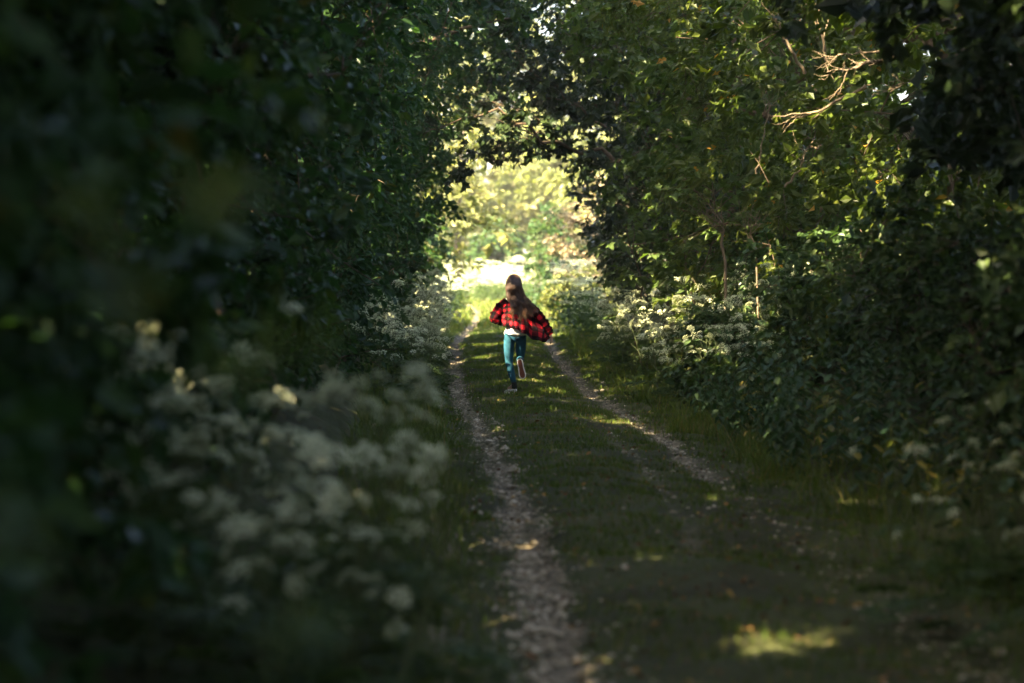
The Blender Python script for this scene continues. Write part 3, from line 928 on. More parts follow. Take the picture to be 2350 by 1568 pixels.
def in_ruts2(n):
    y = 9.5 + 20 * R.random(n) ** 1.2
    x = np.where(R.random(n) < .55, rut_l(y) + .22 * R.normal(size=n), mid(y) + R.uniform(-1.3, 1.3, n))
    k = R.random(n) < rut_mask(x, y) + .02
    return x[k], y[k]


pebbles(42000, in_ruts, .010, "gravel", "gravel lying in the wheel ruts")
pebbles(10000, in_ruts2, .016, "coarse_gravel", "coarser stones and chips in the nearer part of the ruts", (.1, .9))

# crumbs of dead leaf and twig on the bare earth of the nearer lane
n = 9000
y = 9.5 + 24 * R.random(n) ** 1.3; x = mid(y) + R.normal(size=n) * 1.1
k = R.random(n) < (.45 + .5 * n2(x, y, .7, 91)); x, y = x[k], y[k]; n = len(x)
P = np.c_[x, y, ground_h(x, y) + .012 + .02 * R.random(n)]
A = R.normal(size=(n, 3)) * np.array([1, 1, .25]); Nn = np.array([0, 0, 1.0]) + .45 * R.normal(size=(n, 3))
mb = MB(); put_leaves(mb, P, A, Nn, np.exp(R.normal(-3.7, .4, n)), 'simple', R.uniform(0, .9, n))
tag(mb.build("leaf_litter", M['litter']), "dry brown crumbs of leaf and twig strewn on the lane", kind='stuff')

# larger stones one could pick up
smesh = []
for i in range(5):
    mb = MB(); th = np.linspace(0, math.pi, 6)[1:-1]; ph = np.arange(9) * 2 * math.pi / 9
    V = [(0, 0, 1)] + [(math.sin(a) * math.cos(b), math.sin(a) * math.sin(b), math.cos(a)) for a in th for b in ph] + [(0, 0, -1)]
    V = np.array(V) * (1 + .16 * noise3(np.array(V), .8, 80 + i))[:, None] * np.array([1, .75, .48])
    F3 = [[0, 1 + j, 1 + (j + 1) % 9] for j in range(9)] + [[37, 28 + (j + 1) % 9, 28 + j] for j in range(9)]
    F4 = [[1 + 9 * i_ + j, 10 + 9 * i_ + j, 10 + 9 * i_ + (j + 1) % 9, 1 + 9 * i_ + (j + 1) % 9] for i_ in range(3) for j in range(9)]
    mb.add(V, F3, 0, .75, True); mb.add(V, F4, 0, .75, True)
    smesh.append(mb.mesh("stone", [M['stone']]))


def stone(x, y, s, lab, group="loose stones on the lane"):
    o = link("stone", smesh[int(R.integers(5))], None, (x, y, float(ground_h(x, y)) + .12 * s), (0, 0, R.uniform(0, 6.28)), (s, s, s))
    return tag(o, lab, "stone", group)


p = at(1542, 1020, 24.4); stone(p[0], p[1], .085, "pale flat stone, the biggest, at the right edge of the right rut")
p = at(1566, 1032, 23.9); stone(p[0], p[1], .035, "small pinkish stone just below the biggest pale stone")
p = at(1380, 1380, 13.6); stone(p[0], p[1], .022, "single white pebble right of the nearer left rut, halfway to the lower edge")
p = at(1310, 1262, 15.9); stone(p[0], p[1], .03, "yellowish pebble on dark earth right of the left rut")
p = at(1450, 1548, 11.2); stone(p[0], p[1], .03, "white pebble close to the lower edge of the picture, right of the left rut")
for i in range(40):
    y = 10.5 + 26 * R.random() ** 1.3; lft = R.random() < .7
    x = (rut_l(y) if lft else rut_r(y)) + R.normal() * .16
    stone(float(x), float(y), R.uniform(.02, .045), "grey stone among the gravel of the %s rut" % ("left" if lft else "right"))

# fallen leaves
lm = []
for i in range(4):
    mb = MB(); V0, F0 = LEAF['oval' if i % 2 else 'oak']; V = V0.copy(); V[:, 2] += .5 * V[:, 1] ** 2 + .15 * V[:, 0] ** 2
    mb.add(V, F0, 0, (.5, .75, .95, .3)[i]); lm.append(mb.mesh("fallen_leaf", [M['litter']]))
for i in range(110):
    y = 10.5 + 42 * R.random() ** 1.2; x = float(mid(y) + R.normal() * 1.0)
    o = link("fallen_leaf", lm[int(R.integers(4))], None, (x, y, float(ground_h(x, y)) + .02 + .015 * R.random()), (R.normal() * .4, R.normal() * .4, R.uniform(0, 6.28)))
    s = R.uniform(.04, .075); o.scale = (s, s, s)
    tag(o, "small brown dead leaf lying on the grass and gravel of the lane", "dead leaf", "fallen leaves on the lane")

# ------------------------------------------------------------------ cow parsley
def umbel_mesh(i):
    mb = MB()
    n = 10 + i
    a = np.arange(n) * 2.399 + i; r = np.sqrt((np.arange(n) + .5) / n) * .042
    tip = np.c_[r * np.cos(a), r * np.sin(a), (.034 - 13 * r ** 2) + .004 * R.normal(size=n)]
    base = np.tile([0, 0, 0.0], (n, 1))
    tubes(mb, np.stack([base, base * .5 + tip * .5 - np.array([0, 0, .003]), tip - np.array([0, 0, .003])], 1), (.0011, .0009, .0008), 3, 1)
    k = 9
    b = np.arange(k) * 2.399; q = np.sqrt((np.arange(k) + .3) / k) * .0105
    P = (tip[:, None, :] + np.stack([q * np.cos(b), q * np.sin(b), .002 - 20 * q ** 2], -1)[None]).reshape(-1, 3) + .0012 * R.normal(size=(n * k, 3))
    A = R.normal(size=P.shape) * np.array([1, 1, .3]); N = np.array([0, 0, 1.0]) + .4 * R.normal(size=P.shape)
    A = nrm(A); B = nrm(np.cross(N, A)); s = .0042
    V = np.stack([P - A * s, P - B * s, P + A * s, P + B * s], 1)
    mb.add(V.reshape(-1, 3), (np.arange(len(P)) * 4)[:, None] + np.arange(4), 0, np.repeat(R.random(len(P)), 4))
    return mb.mesh("umbel", [M['floret'], M['stem']])


def fern_leaf_mesh(i):
    mb = MB(); P, A, S = [], [], []
    L = .30 + .03 * i
    for s in np.linspace(.25, 1, 8):
        w_ = .62 * (1.1 - s) * L + .02
        for sg in (-1, 1):
            for t in np.linspace(.15, 1, 6):
                d = nrm(np.array([.6, sg * .8, 0]))
                P.append(np.array([s * L, 0, 0]) + d * w_ * t); A.append(nrm(d + np.array([.5 * (-1) ** len(P), 0, 0]))); S.append(.05 * (1.15 - t * .6))
    P = np.array(P); P[:, 2] -= .9 * P[:, 0] ** 2; P[:, 2] += .01 * R.normal(size=len(P))
    put_leaves(mb, P, np.array(A), np.tile([0, 0, 1.0], (len(P), 1)) + .3 * R.normal(size=(len(P), 3)), np.array(S), 'simple', R.random(len(P)))
    t = np.linspace(0, 1, 5); tubes(mb, np.c_[t * L, 0 * t, -.9 * (t * L) ** 2], .0025, 3)
    return mb.mesh("leaf", [M['parsley']])


UM = [umbel_mesh(i) for i in range(5)]
FL = [fern_leaf_mesh(i) for i in range(3)]


def parsley_template(h, nb):
    """a stalk with forked branches; where its umbels and leaves sit"""
    mb = MB(); um, lf = [], []
    t = np.linspace(0, 1, 7)[:, None]
    top = np.array([.05 * R.normal(), .05 * R.normal(), h * .82])
    st = top * t + np.array([.03 * R.normal(), .03 * R.normal(), 0]) * np.sin(t * math.pi)
    tubes(mb, st, np.linspace(.006, .003, 7), 5)
    for i in range(nb):
        f = .42 + .58 * (i + .5) / nb
        a = np.array([np.interp(f, t[:, 0], st[:, j]) for j in range(3)])
        ang = i * 2.399 + R.normal() * .3
        l = h * (.36 - .16 * f) * R.uniform(.8, 1.2)
        e = a + np.array([math.cos(ang) * l * .62, math.sin(ang) * l * .62, l * .95])
        mid_ = a * .5 + e * .5 + np.array([math.cos(ang), math.sin(ang), -.3]) * l * .12
        tubes(mb, np.array([a, mid_, e]), (.003, .0022, .0016), 4)
        um.append((e, ang))
        for q in range(2):
            an2 = ang + (1 if q else -1) * .9
            e2 = mid_ + np.array([math.cos(an2) * l * .42, math.sin(an2) * l * .42, l * .5])
            tubes(mb, np.array([mid_, .5 * mid_ + .5 * e2 + [0, 0, -.01], e2]), (.002, .0016, .0012), 3)
            um.append((e2, an2))
    for i in range(5):
        f = R.uniform(.05, .62)
        a = np.array([np.interp(f, t[:, 0], st[:, j]) for j in range(3)])
        lf.append((a, i * 2.0 + R.normal() * .3, R.uniform(.75, 1.25)))
    return mb.mesh("stem", [M['stem']]), um, lf


PT = [parsley_template(h, nb) for h, nb in ((1.0, 4), (1.15, 5), (1.3, 5), (.9, 4), (1.2, 6), (1.05, 5))]


def place_parsley(x, y, s, lab, group, k=None, lean=(0, 0), keep=1.0, zoff=0, leaf=True, big=1.0, xmax=None):
    k = int(R.integers(len(PT))) if k is None else k
    stem, um, lf = PT[k]
    root = empty("cow_parsley", (x, y, float(ground_h(x, y)) + zoff - .02), lab, "wildflower", group)
    root.rotation_euler = (lean[1] + R.normal() * .08, lean[0] + R.normal() * .08, R.uniform(0, 6.28) if lean == (0, 0) else R.normal() * .5)
    root.scale = (s, s, s)
    link("stem", stem, root)
    for e, a in um:
        if R.random() > keep: continue
        z = R.uniform(.75, 1.3) * big
        h_ = link("umbel", UM[int(R.integers(5))], root, e, (.5 * R.normal() + .2, .5 * R.normal(), a), (z, z, z))
        if xmax is not None:            # no head hangs out over the rut
            wx = (Matrix.LocRotScale(root.location, root.rotation_euler, root.scale) @ Vector(e)).x
            if wx > xmax: bpy.data.objects.remove(h_)
    if leaf:
        for a, an, z in lf:
            link("leaf", FL[int(R.integers(3))], root, a, (.2 * R.normal(), -.35 + .2 * R.normal(), an), (z, z, z))


GP = "cow parsley in flower along the lane"


def size_word(s, lo, hi): return "short" if s < lo + (hi - lo) / 3 else "tall" if s > hi - (hi - lo) / 3 else "medium"
def band(y, cuts, names): return names[int(np.searchsorted(cuts, y))]
for i in range(46):       # near left, far out of focus
    Y = R.uniform(8.8, 12.8); px = R.uniform(270, 800) if i > 6 else R.uniform(800, 900)
    x = min((px - 1175) * Y / FPX, float(rut_l(Y)) - .75)
    hh = R.uniform(.7, 1.42)
    place_parsley(x, Y, hh, "%s blurred cow parsley in the lower left drift, %s" % (size_word(hh, .7, 1.42), band(px, (400, 520, 640, 760), ("at its outer left end", "left of its middle", "in its middle", "right of its middle", "at its end beside the rut"))), GP, lean=(R.uniform(0, .22), 0) if px > 700 else (0, 0), keep=.42, big=1.08, xmax=(990 - 1175) * Y / FPX)
for i in range(34):       # left of the runner, in focus
    Y = R.uniform(28.5, 40); px = R.uniform(845, 1000) - (40 - Y) * 2.0
    x = min((px - 1175) * Y / FPX, float(rut_l(Y)) - .42)
    sz = R.uniform(.8, 1.32)
    place_parsley(x, Y, sz, "%s sharp white cow parsley left of the runner, %s" % (size_word(sz, .8, 1.32), band(Y, (31, 33, 35.5, 38), ("nearest to the blurred drift", "just behind the nearest plants", "level with the runner", "a little beyond the runner", "farthest up the bank"))), GP, lean=(R.uniform(-.05, .25), 0))
for i in range(20):
    Y = R.uniform(42, 58); px = R.uniform(930, 1035)
    place_parsley(min((px - 1175) * Y / FPX, float(rut_l(Y)) - .4), Y, R.uniform(.9, 1.35), "pale cow parsley at the left edge where the arch opens, %s" % band(Y, (46, 50, 54), ("just beyond the sharp plants", "nearer than the middle", "farther than the middle", "last before the sun")), GP, leaf=False)
for i in range(88):       # right bank
    Y = 27.3 + 16.7 * R.random() ** 1.15; lo = float(rut_r(Y)) + .62
    u_ = R.random() ** 1.15; x = lo + (1.9 if Y < 34 else 1.3) * u_; sz = R.uniform(.75, 1.2)
    place_parsley(x, Y, sz, "%s cow parsley right of runner, %s, %s" % (size_word(sz, .75, 1.2), "by the grass verge" if u_ < .22 else "in mid bank" if u_ < .55 else "under the trees", band(Y, (31.5, 35, 39), ("next to the nettles", "nearer half of the drift", "farther half of the drift", "at the foot of the arch"))), GP, lean=(R.uniform(-.25, .05), 0))
for i in range(14):
    Y = R.uniform(11.5, 15.5); px = R.uniform(2060, 2345)
    place_parsley((px - 1175) * Y / FPX, Y, R.uniform(.6, .95), "dim cow parsley with sparse heads, %s" % band(px, (2130, 2200, 2270), ("leftmost of those at the right edge", "left of middle among those at the right edge", "right of middle among those at the right edge", "against the right edge of the picture")), GP, keep=.24, big=.85)
# the far drifts, too small to show parts
fm = []
for k in range(4):
    mb, fb, sb_ = MB(), MB(), MB(); stem, um, lf = PT[k]
    C = np.array([e for e, a in um])
    P = (C[:, None] + .045 * R.normal(size=(len(C), 22, 3)) * np.array([1, 1, .35])).reshape(-1, 3)
    put_leaves(mb, P, R.normal(size=P.shape) * np.array([1, 1, .3]), np.array([0, 0, 1.0]) + .4 * R.normal(size=P.shape), .03, 'simple', R.random(len(P)), 0)
    tubes(sb_, np.array([(0, 0, 0), (0, 0, .5), (0, 0, .8)]), .006, 4)
    Q = R.normal(size=(120, 3)) * np.array([.14, .14, .2]) + np.array([0, 0, .4])
    put_leaves(fb, Q, R.normal(size=Q.shape), np.array([0, -.3, 1.0]) + .4 * R.normal(size=Q.shape), .09, 'long', R.random(120))
    fm.append((sb_.mesh("stem", [M['stem']]), mb.mesh("blossom", [M['floret']]), fb.mesh("foliage", [M['parsley']])))
for n, xr, yr, lab in ((48, (-1.35, .55), (88, 106), "brilliant white plant in the sunlit patch straight beyond the runner, %s"),
                       (36, (-3.0, -1.7), (60, 84), "pale flowering plant in the hazy drift left of the clearing, %s"),
                       (16, (1.25, 2.0), (52, 66), "flowering plant in the sunny strip right of the arch's foot, %s")):
    for i in range(n):
        x, y = float(R.uniform(*xr)), float(R.uniform(*yr))
        if n == 36: x = min(x, float(rut_l(y)) - .5)
        s = R.uniform(.9, 1.5)
        o = empty("cow_parsley", (x, y, float(ground_h(x, y)) - .02), lab % band((y - yr[0]) / (yr[1] - yr[0]), (.33, .66), ("in the nearer third", "in the middle", "in the farther third")), "wildflower", GP)
        o.rotation_euler = (0, 0, R.uniform(0, 6.28)); o.scale = (s * 1.2, s * 1.2, s)
        a_, b_, c_ = fm[int(R.integers(4))]
        link("stem", a_, o); tag(link("blossom", b_, o), kind='stuff'); tag(link("foliage", c_, o), kind='stuff')

# ------------------------------------------------------------------ nettles on the right bank
nl = []
for i in range(4):
    mb = MB()
    h = [(0, 0), (.1, .16), (.2, .27), (.3, .25), (.38, .27), (.5, .21), (.58, .21), (.72, .13), (.8, .11), (1, 0)]
    V0, F0 = _halves(h, .12); V = V0.copy(); V[:, 2] -= (.25 + .1 * i) * V[:, 0] ** 2
    mb.add(V, F0, 0, R.uniform(.1, .9)); nl.append(mb.mesh("leaf", [M['nettle']]))
ns = []
for h in (.85, 1.0, 1.15):
    t = np.linspace(0, 1, 6)[:, None]
    p = np.array([.06 * R.normal(), .06 * R.normal(), h]) * t + .02 * np.sin(t * 3) * R.normal(size=3)
    mb = MB(); tubes(mb, p, np.linspace(.005, .0025, 6), 4)
    spots = []
    for j in range(9):
        f = .22 + .78 * j / 8
        c = np.array([np.interp(f, t[:, 0], p[:, q]) for q in range(3)])
        for sg in (0, math.pi): spots.append((c, sg + j * math.pi / 2 + .2 * R.normal(), (.13 - .075 * max(0, f - .55) * 2)))
    fo = MB()
    for c, a, s in spots:
        A = np.array([[math.cos(a), math.sin(a), -.35]]); put_leaves(fo, c[None] + .02 * A, A, np.array([[0, 0, 1.0]]), s, 'oval', R.random(1))
    ns.append((mb.mesh("stem", [M['stem']]), spots, fo.mesh("foliage", [M['nettle']])))
GN = "nettles on the right hand bank"


def nettle(x, y, s, lab, single):
    st, spots, fo = ns[int(R.integers(3))]
    root = empty("nettle", (x, y, float(ground_h(x, y)) - .02), lab, "nettle", GN)
    root.rotation_euler = (.1 * R.normal(), .1 * R.normal() - .06, R.uniform(0, 6.28)); root.scale = (s, s, s)
    link("stem", st, root)
    if single:
        for c, a, z in spots:
            link("leaf", nl[int(R.integers(4))], root, c, (.15 * R.normal(), .35 + .2 * R.normal(), a), (z, z, z))
    else:
        tag(link("foliage", fo, root), kind='stuff')


for i in range(46):
    y = R.uniform(20.5, 28.0); x = float(rut_r(y)) + .62 + .35 * R.random()
    sz = R.uniform(.55, .95)
    nettle(x, y, sz, "%s nettle in the front row of the right bank, %s" % (size_word(sz, .55, .95), band(y, (22.5, 24.5, 26.5, 28.5), ("at the dark near end", "beside the biggest pale stone", "behind the bright grass tuft", "beyond the bright grass tuft", "where the white flowers begin"))), True)
for i in range(225):
    y = 13 + 15.5 * R.random(); u_ = R.random() ** .9; x = float(rut_r(y)) + .85 + 2.0 * u_; sz = R.uniform(.75, 1.2)
    nettle(x, y, sz, "%s nettle %s the right bank, %s" % (size_word(sz, .75, 1.2), "low on" if u_ < .33 else "halfway up" if u_ < .66 else "atop", band(y, (16, 19, 22, 25, 28), ("behind the dim blurred flowers", "in the blackest part", "where leaves turn sharp", "level with the biggest pale stone", "level with the bright grass tuft", "next to the white flowers"))), False)

# ------------------------------------------------------------------ leafy shoots close to the lens
def near_shoot(lab, pts, n, size, matn='hedge', kind='oval'):
    P = np.array([at(*p) for p in pts])
    b = P[0].copy()
    root = empty("hedge_shoot", b, lab, "shoot", "blurred hedge shoots close to the lens")
    mb = MB(); tubes(mb, P - b, np.linspace(.003, .0015, len(P)), 5); mb.build("stem", M['stem'], root)
    V0, F0 = LEAF[kind]
    for i in range(n):
        f = (i + .5) / n
        c = np.array([np.interp(f, np.linspace(0, 1, len(P)), (P - b)[:, j]) for j in range(3)])
        d = nrm(P[-1] - P[0]); sd = nrm(np.cross(d, [0, -1.0, .2])) * (1 if i % 2 else -1)
        A = Vector(nrm(d * .6 + sd * .7 + .3 * R.normal(size=3))); N = Vector(nrm(np.array([0, -.7, .7]) + .3 * R.normal(size=3)))
        B = N.cross(A).normalized(); N = A.cross(B)
        lb = MB(); lb.add(V0, F0, 0, R.uniform(.5, .92))
        o = lb.build("leaf", M[matn], root); s = size * R.uniform(.8, 1.2)
        o.matrix_local = Matrix.Translation(Vector(c)) @ Matrix((A, B, N)).transposed().to_4x4() @ Matrix.Scale(s, 4)


near_shoot("large green blur of leaves left of the middle, above the blurred flowers", ((480, 850, 2.9), (600, 815, 2.8), (760, 790, 2.7)), 7, .05, 'maple')
near_shoot("tall green blur of leaves at the far left, halfway up", ((330, 760, 2.6), (290, 620, 2.5), (210, 440, 2.5)), 8, .055, 'maple')
near_shoot("green blur of leaves high on the left in front of the dark trees", ((400, 420, 3.0), (460, 440, 3.0), (560, 470, 3.0)), 7, .05, 'maple')
near_shoot("yellowish blurred sprig below the dark crown on the upper left", ((560, 170, 7.5), (650, 230, 7.4), (720, 270, 7.2)), 10, .075, 'maple')
near_shoot("pale grey green blur in the lower left corner", ((-30, 1180, 2.8), (40, 1280, 2.8), (90, 1330, 2.8)), 6, .045, 'nettle')
near_shoot("soft pale blur at the lower edge left of the lane", ((600, 1490, 3.1), (690, 1450, 3.1), (740, 1440, 3.1)), 5, .04, 'nettle')

# ------------------------------------------------------------------ the runner
def plaid_mat():
    m, n, out = mat_new("plaid_flannel")
    sep = n.nodes.new("ShaderNodeSeparateXYZ"); n.links.new(attr(n, "cloth_uv").outputs["Vector"], sep.inputs[0])
    bands = []
    for ax in ("X", "Y"):
        mu = n.nodes.new("ShaderNodeMath"); mu.operation = 'MULTIPLY'; mu.inputs[1].default_value = 10.2; n.links.new(sep.outputs[ax], mu.inputs[0])
        fr = n.nodes.new("ShaderNodeMath"); fr.operation = 'FRACT'; n.links.new(mu.outputs[0], fr.inputs[0])
        gt = n.nodes.new("ShaderNodeMath"); gt.operation = 'GREATER_THAN'; gt.inputs[1].default_value = .5; n.links.new(fr.outputs[0], gt.inputs[0])
        bands.append(gt.outputs[0])
    ad = n.nodes.new("ShaderNodeMath"); ad.operation = 'MULTIPLY_ADD'; ad.inputs[1].default_value = .5; ad.inputs[2].default_value = 0
    s_ = n.nodes.new("ShaderNodeMath"); s_.operation = 'ADD'; n.links.new(bands[0], s_.inputs[0]); n.links.new(bands[1], s_.inputs[1])
    n.links.new(s_.outputs[0], ad.inputs[0])
    r = n.nodes.new("ShaderNodeValToRGB"); r.color_ramp.interpolation = 'CONSTANT'
    e = r.color_ramp.elements; e[0].position = 0; e[0].color = (.005, .004, .0045, 1); e[1].position = .25; e[1].color = (.055, .006, .009, 1)
    x = e.new(.75); x.color = (.45, .016, .024, 1)
    n.links.new(ad.outputs[0], r.inputs[0])
    pr = n.nodes.new("ShaderNodeBsdfPrincipled"); pr.inputs["Roughness"].default_value = .95; pr.inputs["Specular IOR Level"].default_value = .05
    n.links.new(r.outputs[0], pr.inputs["Base Color"]); n.links.new(pr.outputs[0], out.inputs["Surface"])
    return m


def shoe_mat():
    m, n, out = mat_new("checked_canvas")
    tc = n.nodes.new("ShaderNodeTexCoord"); ch = n.nodes.new("ShaderNodeTexChecker"); ch.inputs["Scale"].default_value = 55
    n.links.new(tc.outputs["Object"], ch.inputs["Vector"])
    ch.inputs["Color1"].default_value = (.75, .76, .75, 1); ch.inputs["Color2"].default_value = (.36, .40, .42, 1)
    pr = n.nodes.new("ShaderNodeBsdfPrincipled"); pr.inputs["Roughness"].default_value = .85
    n.links.new(ch.outputs[0], pr.inputs["Base Color"]); n.links.new(pr.outputs[0], out.inputs["Surface"])
    return m


M['skin'] = plain("skin", (.62, .40, .30), .5)
M['plaid'] = plaid_mat()
M['denim'] = plain("teal_denim", (.013, .062, .098), .85, (22, (.023, .095, .142)), .15, .25, 130)
M['tee'] = plain("white_cotton", (.72, .76, .76), .9, None, .1, .5, 14)
M['hair'] = plain("brown_hair", (.05, .025, .012), .42, None, .5, 0, 1, tint=[(0, (.028, .013, .007)), (.5, (.075, .036, .018)), (1, (.24, .13, .062))])
M['sock'] = plain("black_sock", (.008, .008, .010), .9)
M['canvas'] = shoe_mat()
M['rubber'] = plain("white_rubber", (.70, .69, .64), .6)
M['gum'] = plain("brown_gum_sole", (.16, .055, .03), .7)
M['eye'] = plain("eye", (.7, .7, .7), .2)
M['lip'] = plain("lip", (.5, .2, .17), .5)

who = empty("person", (.033, 32.9, float(ground_h(.033, 32.9)) + .06), "long haired woman in a red and black plaid shirt running away up the lane", "person")
who.scale = (1, 1, 1)


def skinned(name, pts, edges, mat_, root=0, sub=2, parent=who):
    me = bpy.data.meshes.new(name)
    me.from_pydata([p[:3] for p in pts], edges, [])
    o = link(name, me, parent)
    me.materials.append(mat_)
    md = o.modifiers.new("skin", 'SKIN'); md.use_smooth_shade = True; md.branch_smoothing = .6
    if not me.skin_vertices: 
        bpy.context.view_layer.objects.active = o
    lay = me.skin_vertices[0].data if len(me.skin_vertices) else None
    for i, p in enumerate(pts):
        r = p[3] if isinstance(p[3], tuple) else (p[3], p[3])
        lay[i].radius = r
        lay[i].use_root = (i == root)
    sb = o.modifiers.new("smooth", 'SUBSURF'); sb.levels = sub; sb.render_levels = sub
    return o


def finger_pts(palm, d, n, side, spread, curl, L, r=.0085):
    """a chain of three joints for one finger"""
    b = palm + side * spread
    out, q, dd = [], b + d * .035, d.copy()
    out.append((*q, r))
    for k in range(3):
        dd = nrm(dd + n * curl)
        q = q + dd * L * (.42, .32, .26)[k]
        out.append((*q, r * (.95, .85, .7)[k]))
    return out


pts, ed = [], []


def chain(ps, start=None):
    prev = start
    for p_ in ps:
        pts.append(p_); i = len(pts) - 1
        if prev is not None: ed.append((prev, i))
        prev = i
    return prev


pel = chain([(.02, 0, .80, .10)])
che = chain([(.025, .045, .92, .088), (.03, .09, 1.06, .10), (.028, .115, 1.17, .085)], pel)
nck = chain([(.008, .13, 1.27, .048), (-.002, .145, 1.335, .046), (-.004, .155, 1.40, .066), (-.006, .15, 1.475, .092), (-.006, .145, 1.535, .070)], che)
hd = len(pts) - 2
chain([(-.03, .235, 1.43, .026), (-.035, .262, 1.425, .012)], hd)              # nose
chain([(-.096, .15, 1.45, .017), (-.103, .145, 1.46, .010)], hd)              # ears
chain([(.084, .14, 1.45, .017), (.092, .135, 1.46, .010)], hd)
aL = chain([(-.14, .11, 1.20, .050), (-.265, .02, 1.02, .038), (-.235, .13, .985, .034), (-.205, .22, .965, .025), (-.19, .275, .965, .032)], che)
aR = chain([(.18, .105, 1.165, .050), (.355, .0, .985, .038), (.43, .005, .885, .033), (.482, .02, .80, .024), (.497, .025, .748, .030)], che)
for end, d, n_, sd in ((aL, np.array([.25, .9, .1]), np.array([.6, 0, -.6]), np.array([0, 0, 1.0])), (aR, np.array([.22, .1, -1.0]), np.array([-.6, .5, 0]), np.array([-.35, -.9, 0]))):
    d, n_, sd = nrm(d), nrm(n_), nrm(sd)
    pm = np.array(pts[end][:3])
    for sp, L_ in ((-.024, .058), (-.008, .070), (.008, .073), (.023, .064)):
        chain(finger_pts(pm, d, n_, sd, sp, .3, L_), end)
    t0 = pm + sd * .03 - d * .01
    chain([(*t0, .012), (*(t0 + nrm(sd + d) * .028), .010), (*(t0 + nrm(sd * .6 + d) * .052), .008)], end)
kL = chain([(-.065, .005, .765, .075), (-.08, .04, .60, .05), (-.082, .08, .42, .038), (-.045, .02, .25, .034), (-.004, -.045, .11, .028), (-.045, .045, .045, .032), (-.085, .12, .035, .025)], pel)
kR = chain([(.095, .01, .76, .075), (.097, .08, .60, .05), (.079, .15, .445, .038), (.077, .0, .437, .034), (.080, -.17, .425, .028), (.098, -.175, .33, .03), (.118, -.165, .23, .022)], pel)
body = skinned("body", pts, ed, M['skin'], pel)

jp, je = [], []
pts, ed = jp, je
w0 = chain([(.012, .005, .825, (.118, .098))])
chain([(-.066, .0, .745, .090), (-.078, .035, .60, .078), (-.074, .085, .42, .058), (-.068, .075, .36, .055), (-.042, .02, .25, .053), (-.012, -.03, .145, .040), (-.004, -.045, .115, .040)], w0)
chain([(.088, .005, .745, .090), (.086, .08, .60, .079), (.080, .155, .45, .056), (.078, .12, .43, .055), (.077, .0, .437, .050), (.078, -.11, .432, .040), (.079, -.135, .43, .039)], w0)
skinned("jeans", jp, je, M['denim'], w0)


def loft(mb, rings, k=28, mat=0, tint=.5, wr=0.0, seed=1, cap=True):
    """rings: (cx, cy, cz, rx, ry, tilt) -> closed skin"""
    V = []
    th = np.arange(k) * 2 * math.pi / k
    for cx, cy_, cz, rx, ry, tilt in rings:
        V.append(np.c_[cx + rx * np.cos(th), cy_ + ry * np.sin(th), cz + tilt * np.cos(th)])
    V = np.array(V); V += (wr * noise3(V.reshape(-1, 3), .12, seed)).reshape(V.shape[:2])[..., None] * np.array([1, 1, .3])
    n = len(rings); idx = np.arange(n * k).reshape(n, k)
    q = np.stack([idx[:-1], np.roll(idx, -1, 1)[:-1], np.roll(idx, -1, 1)[1:], idx[1:]], -1).reshape(-1, 4)
    mb.add(V.reshape(-1, 3), q, mat, tint, True)


mb = MB()
loft(mb, [(.01, 0, .775, .150, .128, -.005), (.012, .0, .80, .147, .126, -.005), (.016, .015, .86, .135, .118, 0), (.022, .05, .95, .125, .108, 0), (.028, .085, 1.06, .135, .112, 0), (.022, .11, 1.16, .155, .10, -.02), (.012, .12, 1.225, .145, .078, -.03), (.0, .128, 1.27, .085, .058, -.012), (-.002, .132, 1.29, .058, .052, 0)], wr=.010)
tee = mb.build("t_shirt", M['tee'], who)
sd = tee.modifiers.new("thickness", 'SOLIDIFY'); sd.thickness = .003

T0 = np.array([(-.08, .21, 1.19), (-.175, .13, 1.185), (-.135, .03, 1.21), (-.05, .03, 1.255), (.05, .03, 1.26), (.15, .03, 1.225), (.235, .075, 1.185), (.20, .165, 1.18), (.1, .215, 1.21)])
T1 = np.array([(-.13, .20, 1.07), (-.185, .09, 1.07), (-.15, -.04, 1.075), (-.05, -.075, 1.08), (.06, -.085, 1.07), (.17, -.075, 1.03), (.325, -.035, .955), (.36, .06, .93), (.2, .21, .98)])
T2 = np.array([(-.175, .17, .93), (-.175, .06, .905), (-.135, -.075, .90), (-.035, -.14, .875), (.075, -.18, .83), (.20, -.19, .755), (.355, -.15, .685), (.465, -.04, .715), (.38, .1, .79)])


def crom(T, u):
    n = len(T); x = u * (n - 1); i = np.clip(x.astype(int), 0, n - 2); f = (x - i)[:, None]
    g = lambda k: T[np.clip(i + k, 0, n - 1)]
    a, b, c, d = g(-1), g(0), g(1), g(2)
    return .5 * (2 * b + (c - a) * f + (2 * a - 5 * b + 4 * c - d) * f ** 2 + (3 * b - a - 3 * c + d) * f ** 3)


nu, nv = 90, 40
u = np.linspace(0, 1, nu)
A0, A1, A2 = crom(T0, u), crom(T1, u), crom(T2, u)
vv = np.linspace(0, 1, nv)[:, None, None]
S = A0[None] * (2 * (vv - .5) * (vv - 1)) + A1[None] * (4 * vv * (1 - vv)) + A2[None] * (2 * vv * (vv - .5))
uu = np.broadcast_to(u[None], (nv, nu)); v2 = np.broadcast_to(vv[..., 0], (nv, nu))
fold = .016 * v2 * np.sin(uu * 38 + 5 * v2) + .010 * v2 * np.sin(uu * 71 - 7 * v2 + 1) + .008 * np.sin(17 * v2 + 11 * uu) * (uu > .2)
cenl = np.stack([np.interp(v2, [0, 1], [.02, .06]), np.interp(v2, [0, 1], [.11, .03]), S[..., 2]], -1)
S = S + nrm(S - cenl) * fold[..., None]
S[..., 2] += .010 * v2 * np.sin(uu * 45)
idx = np.arange(nu * nv).reshape(nv, nu)
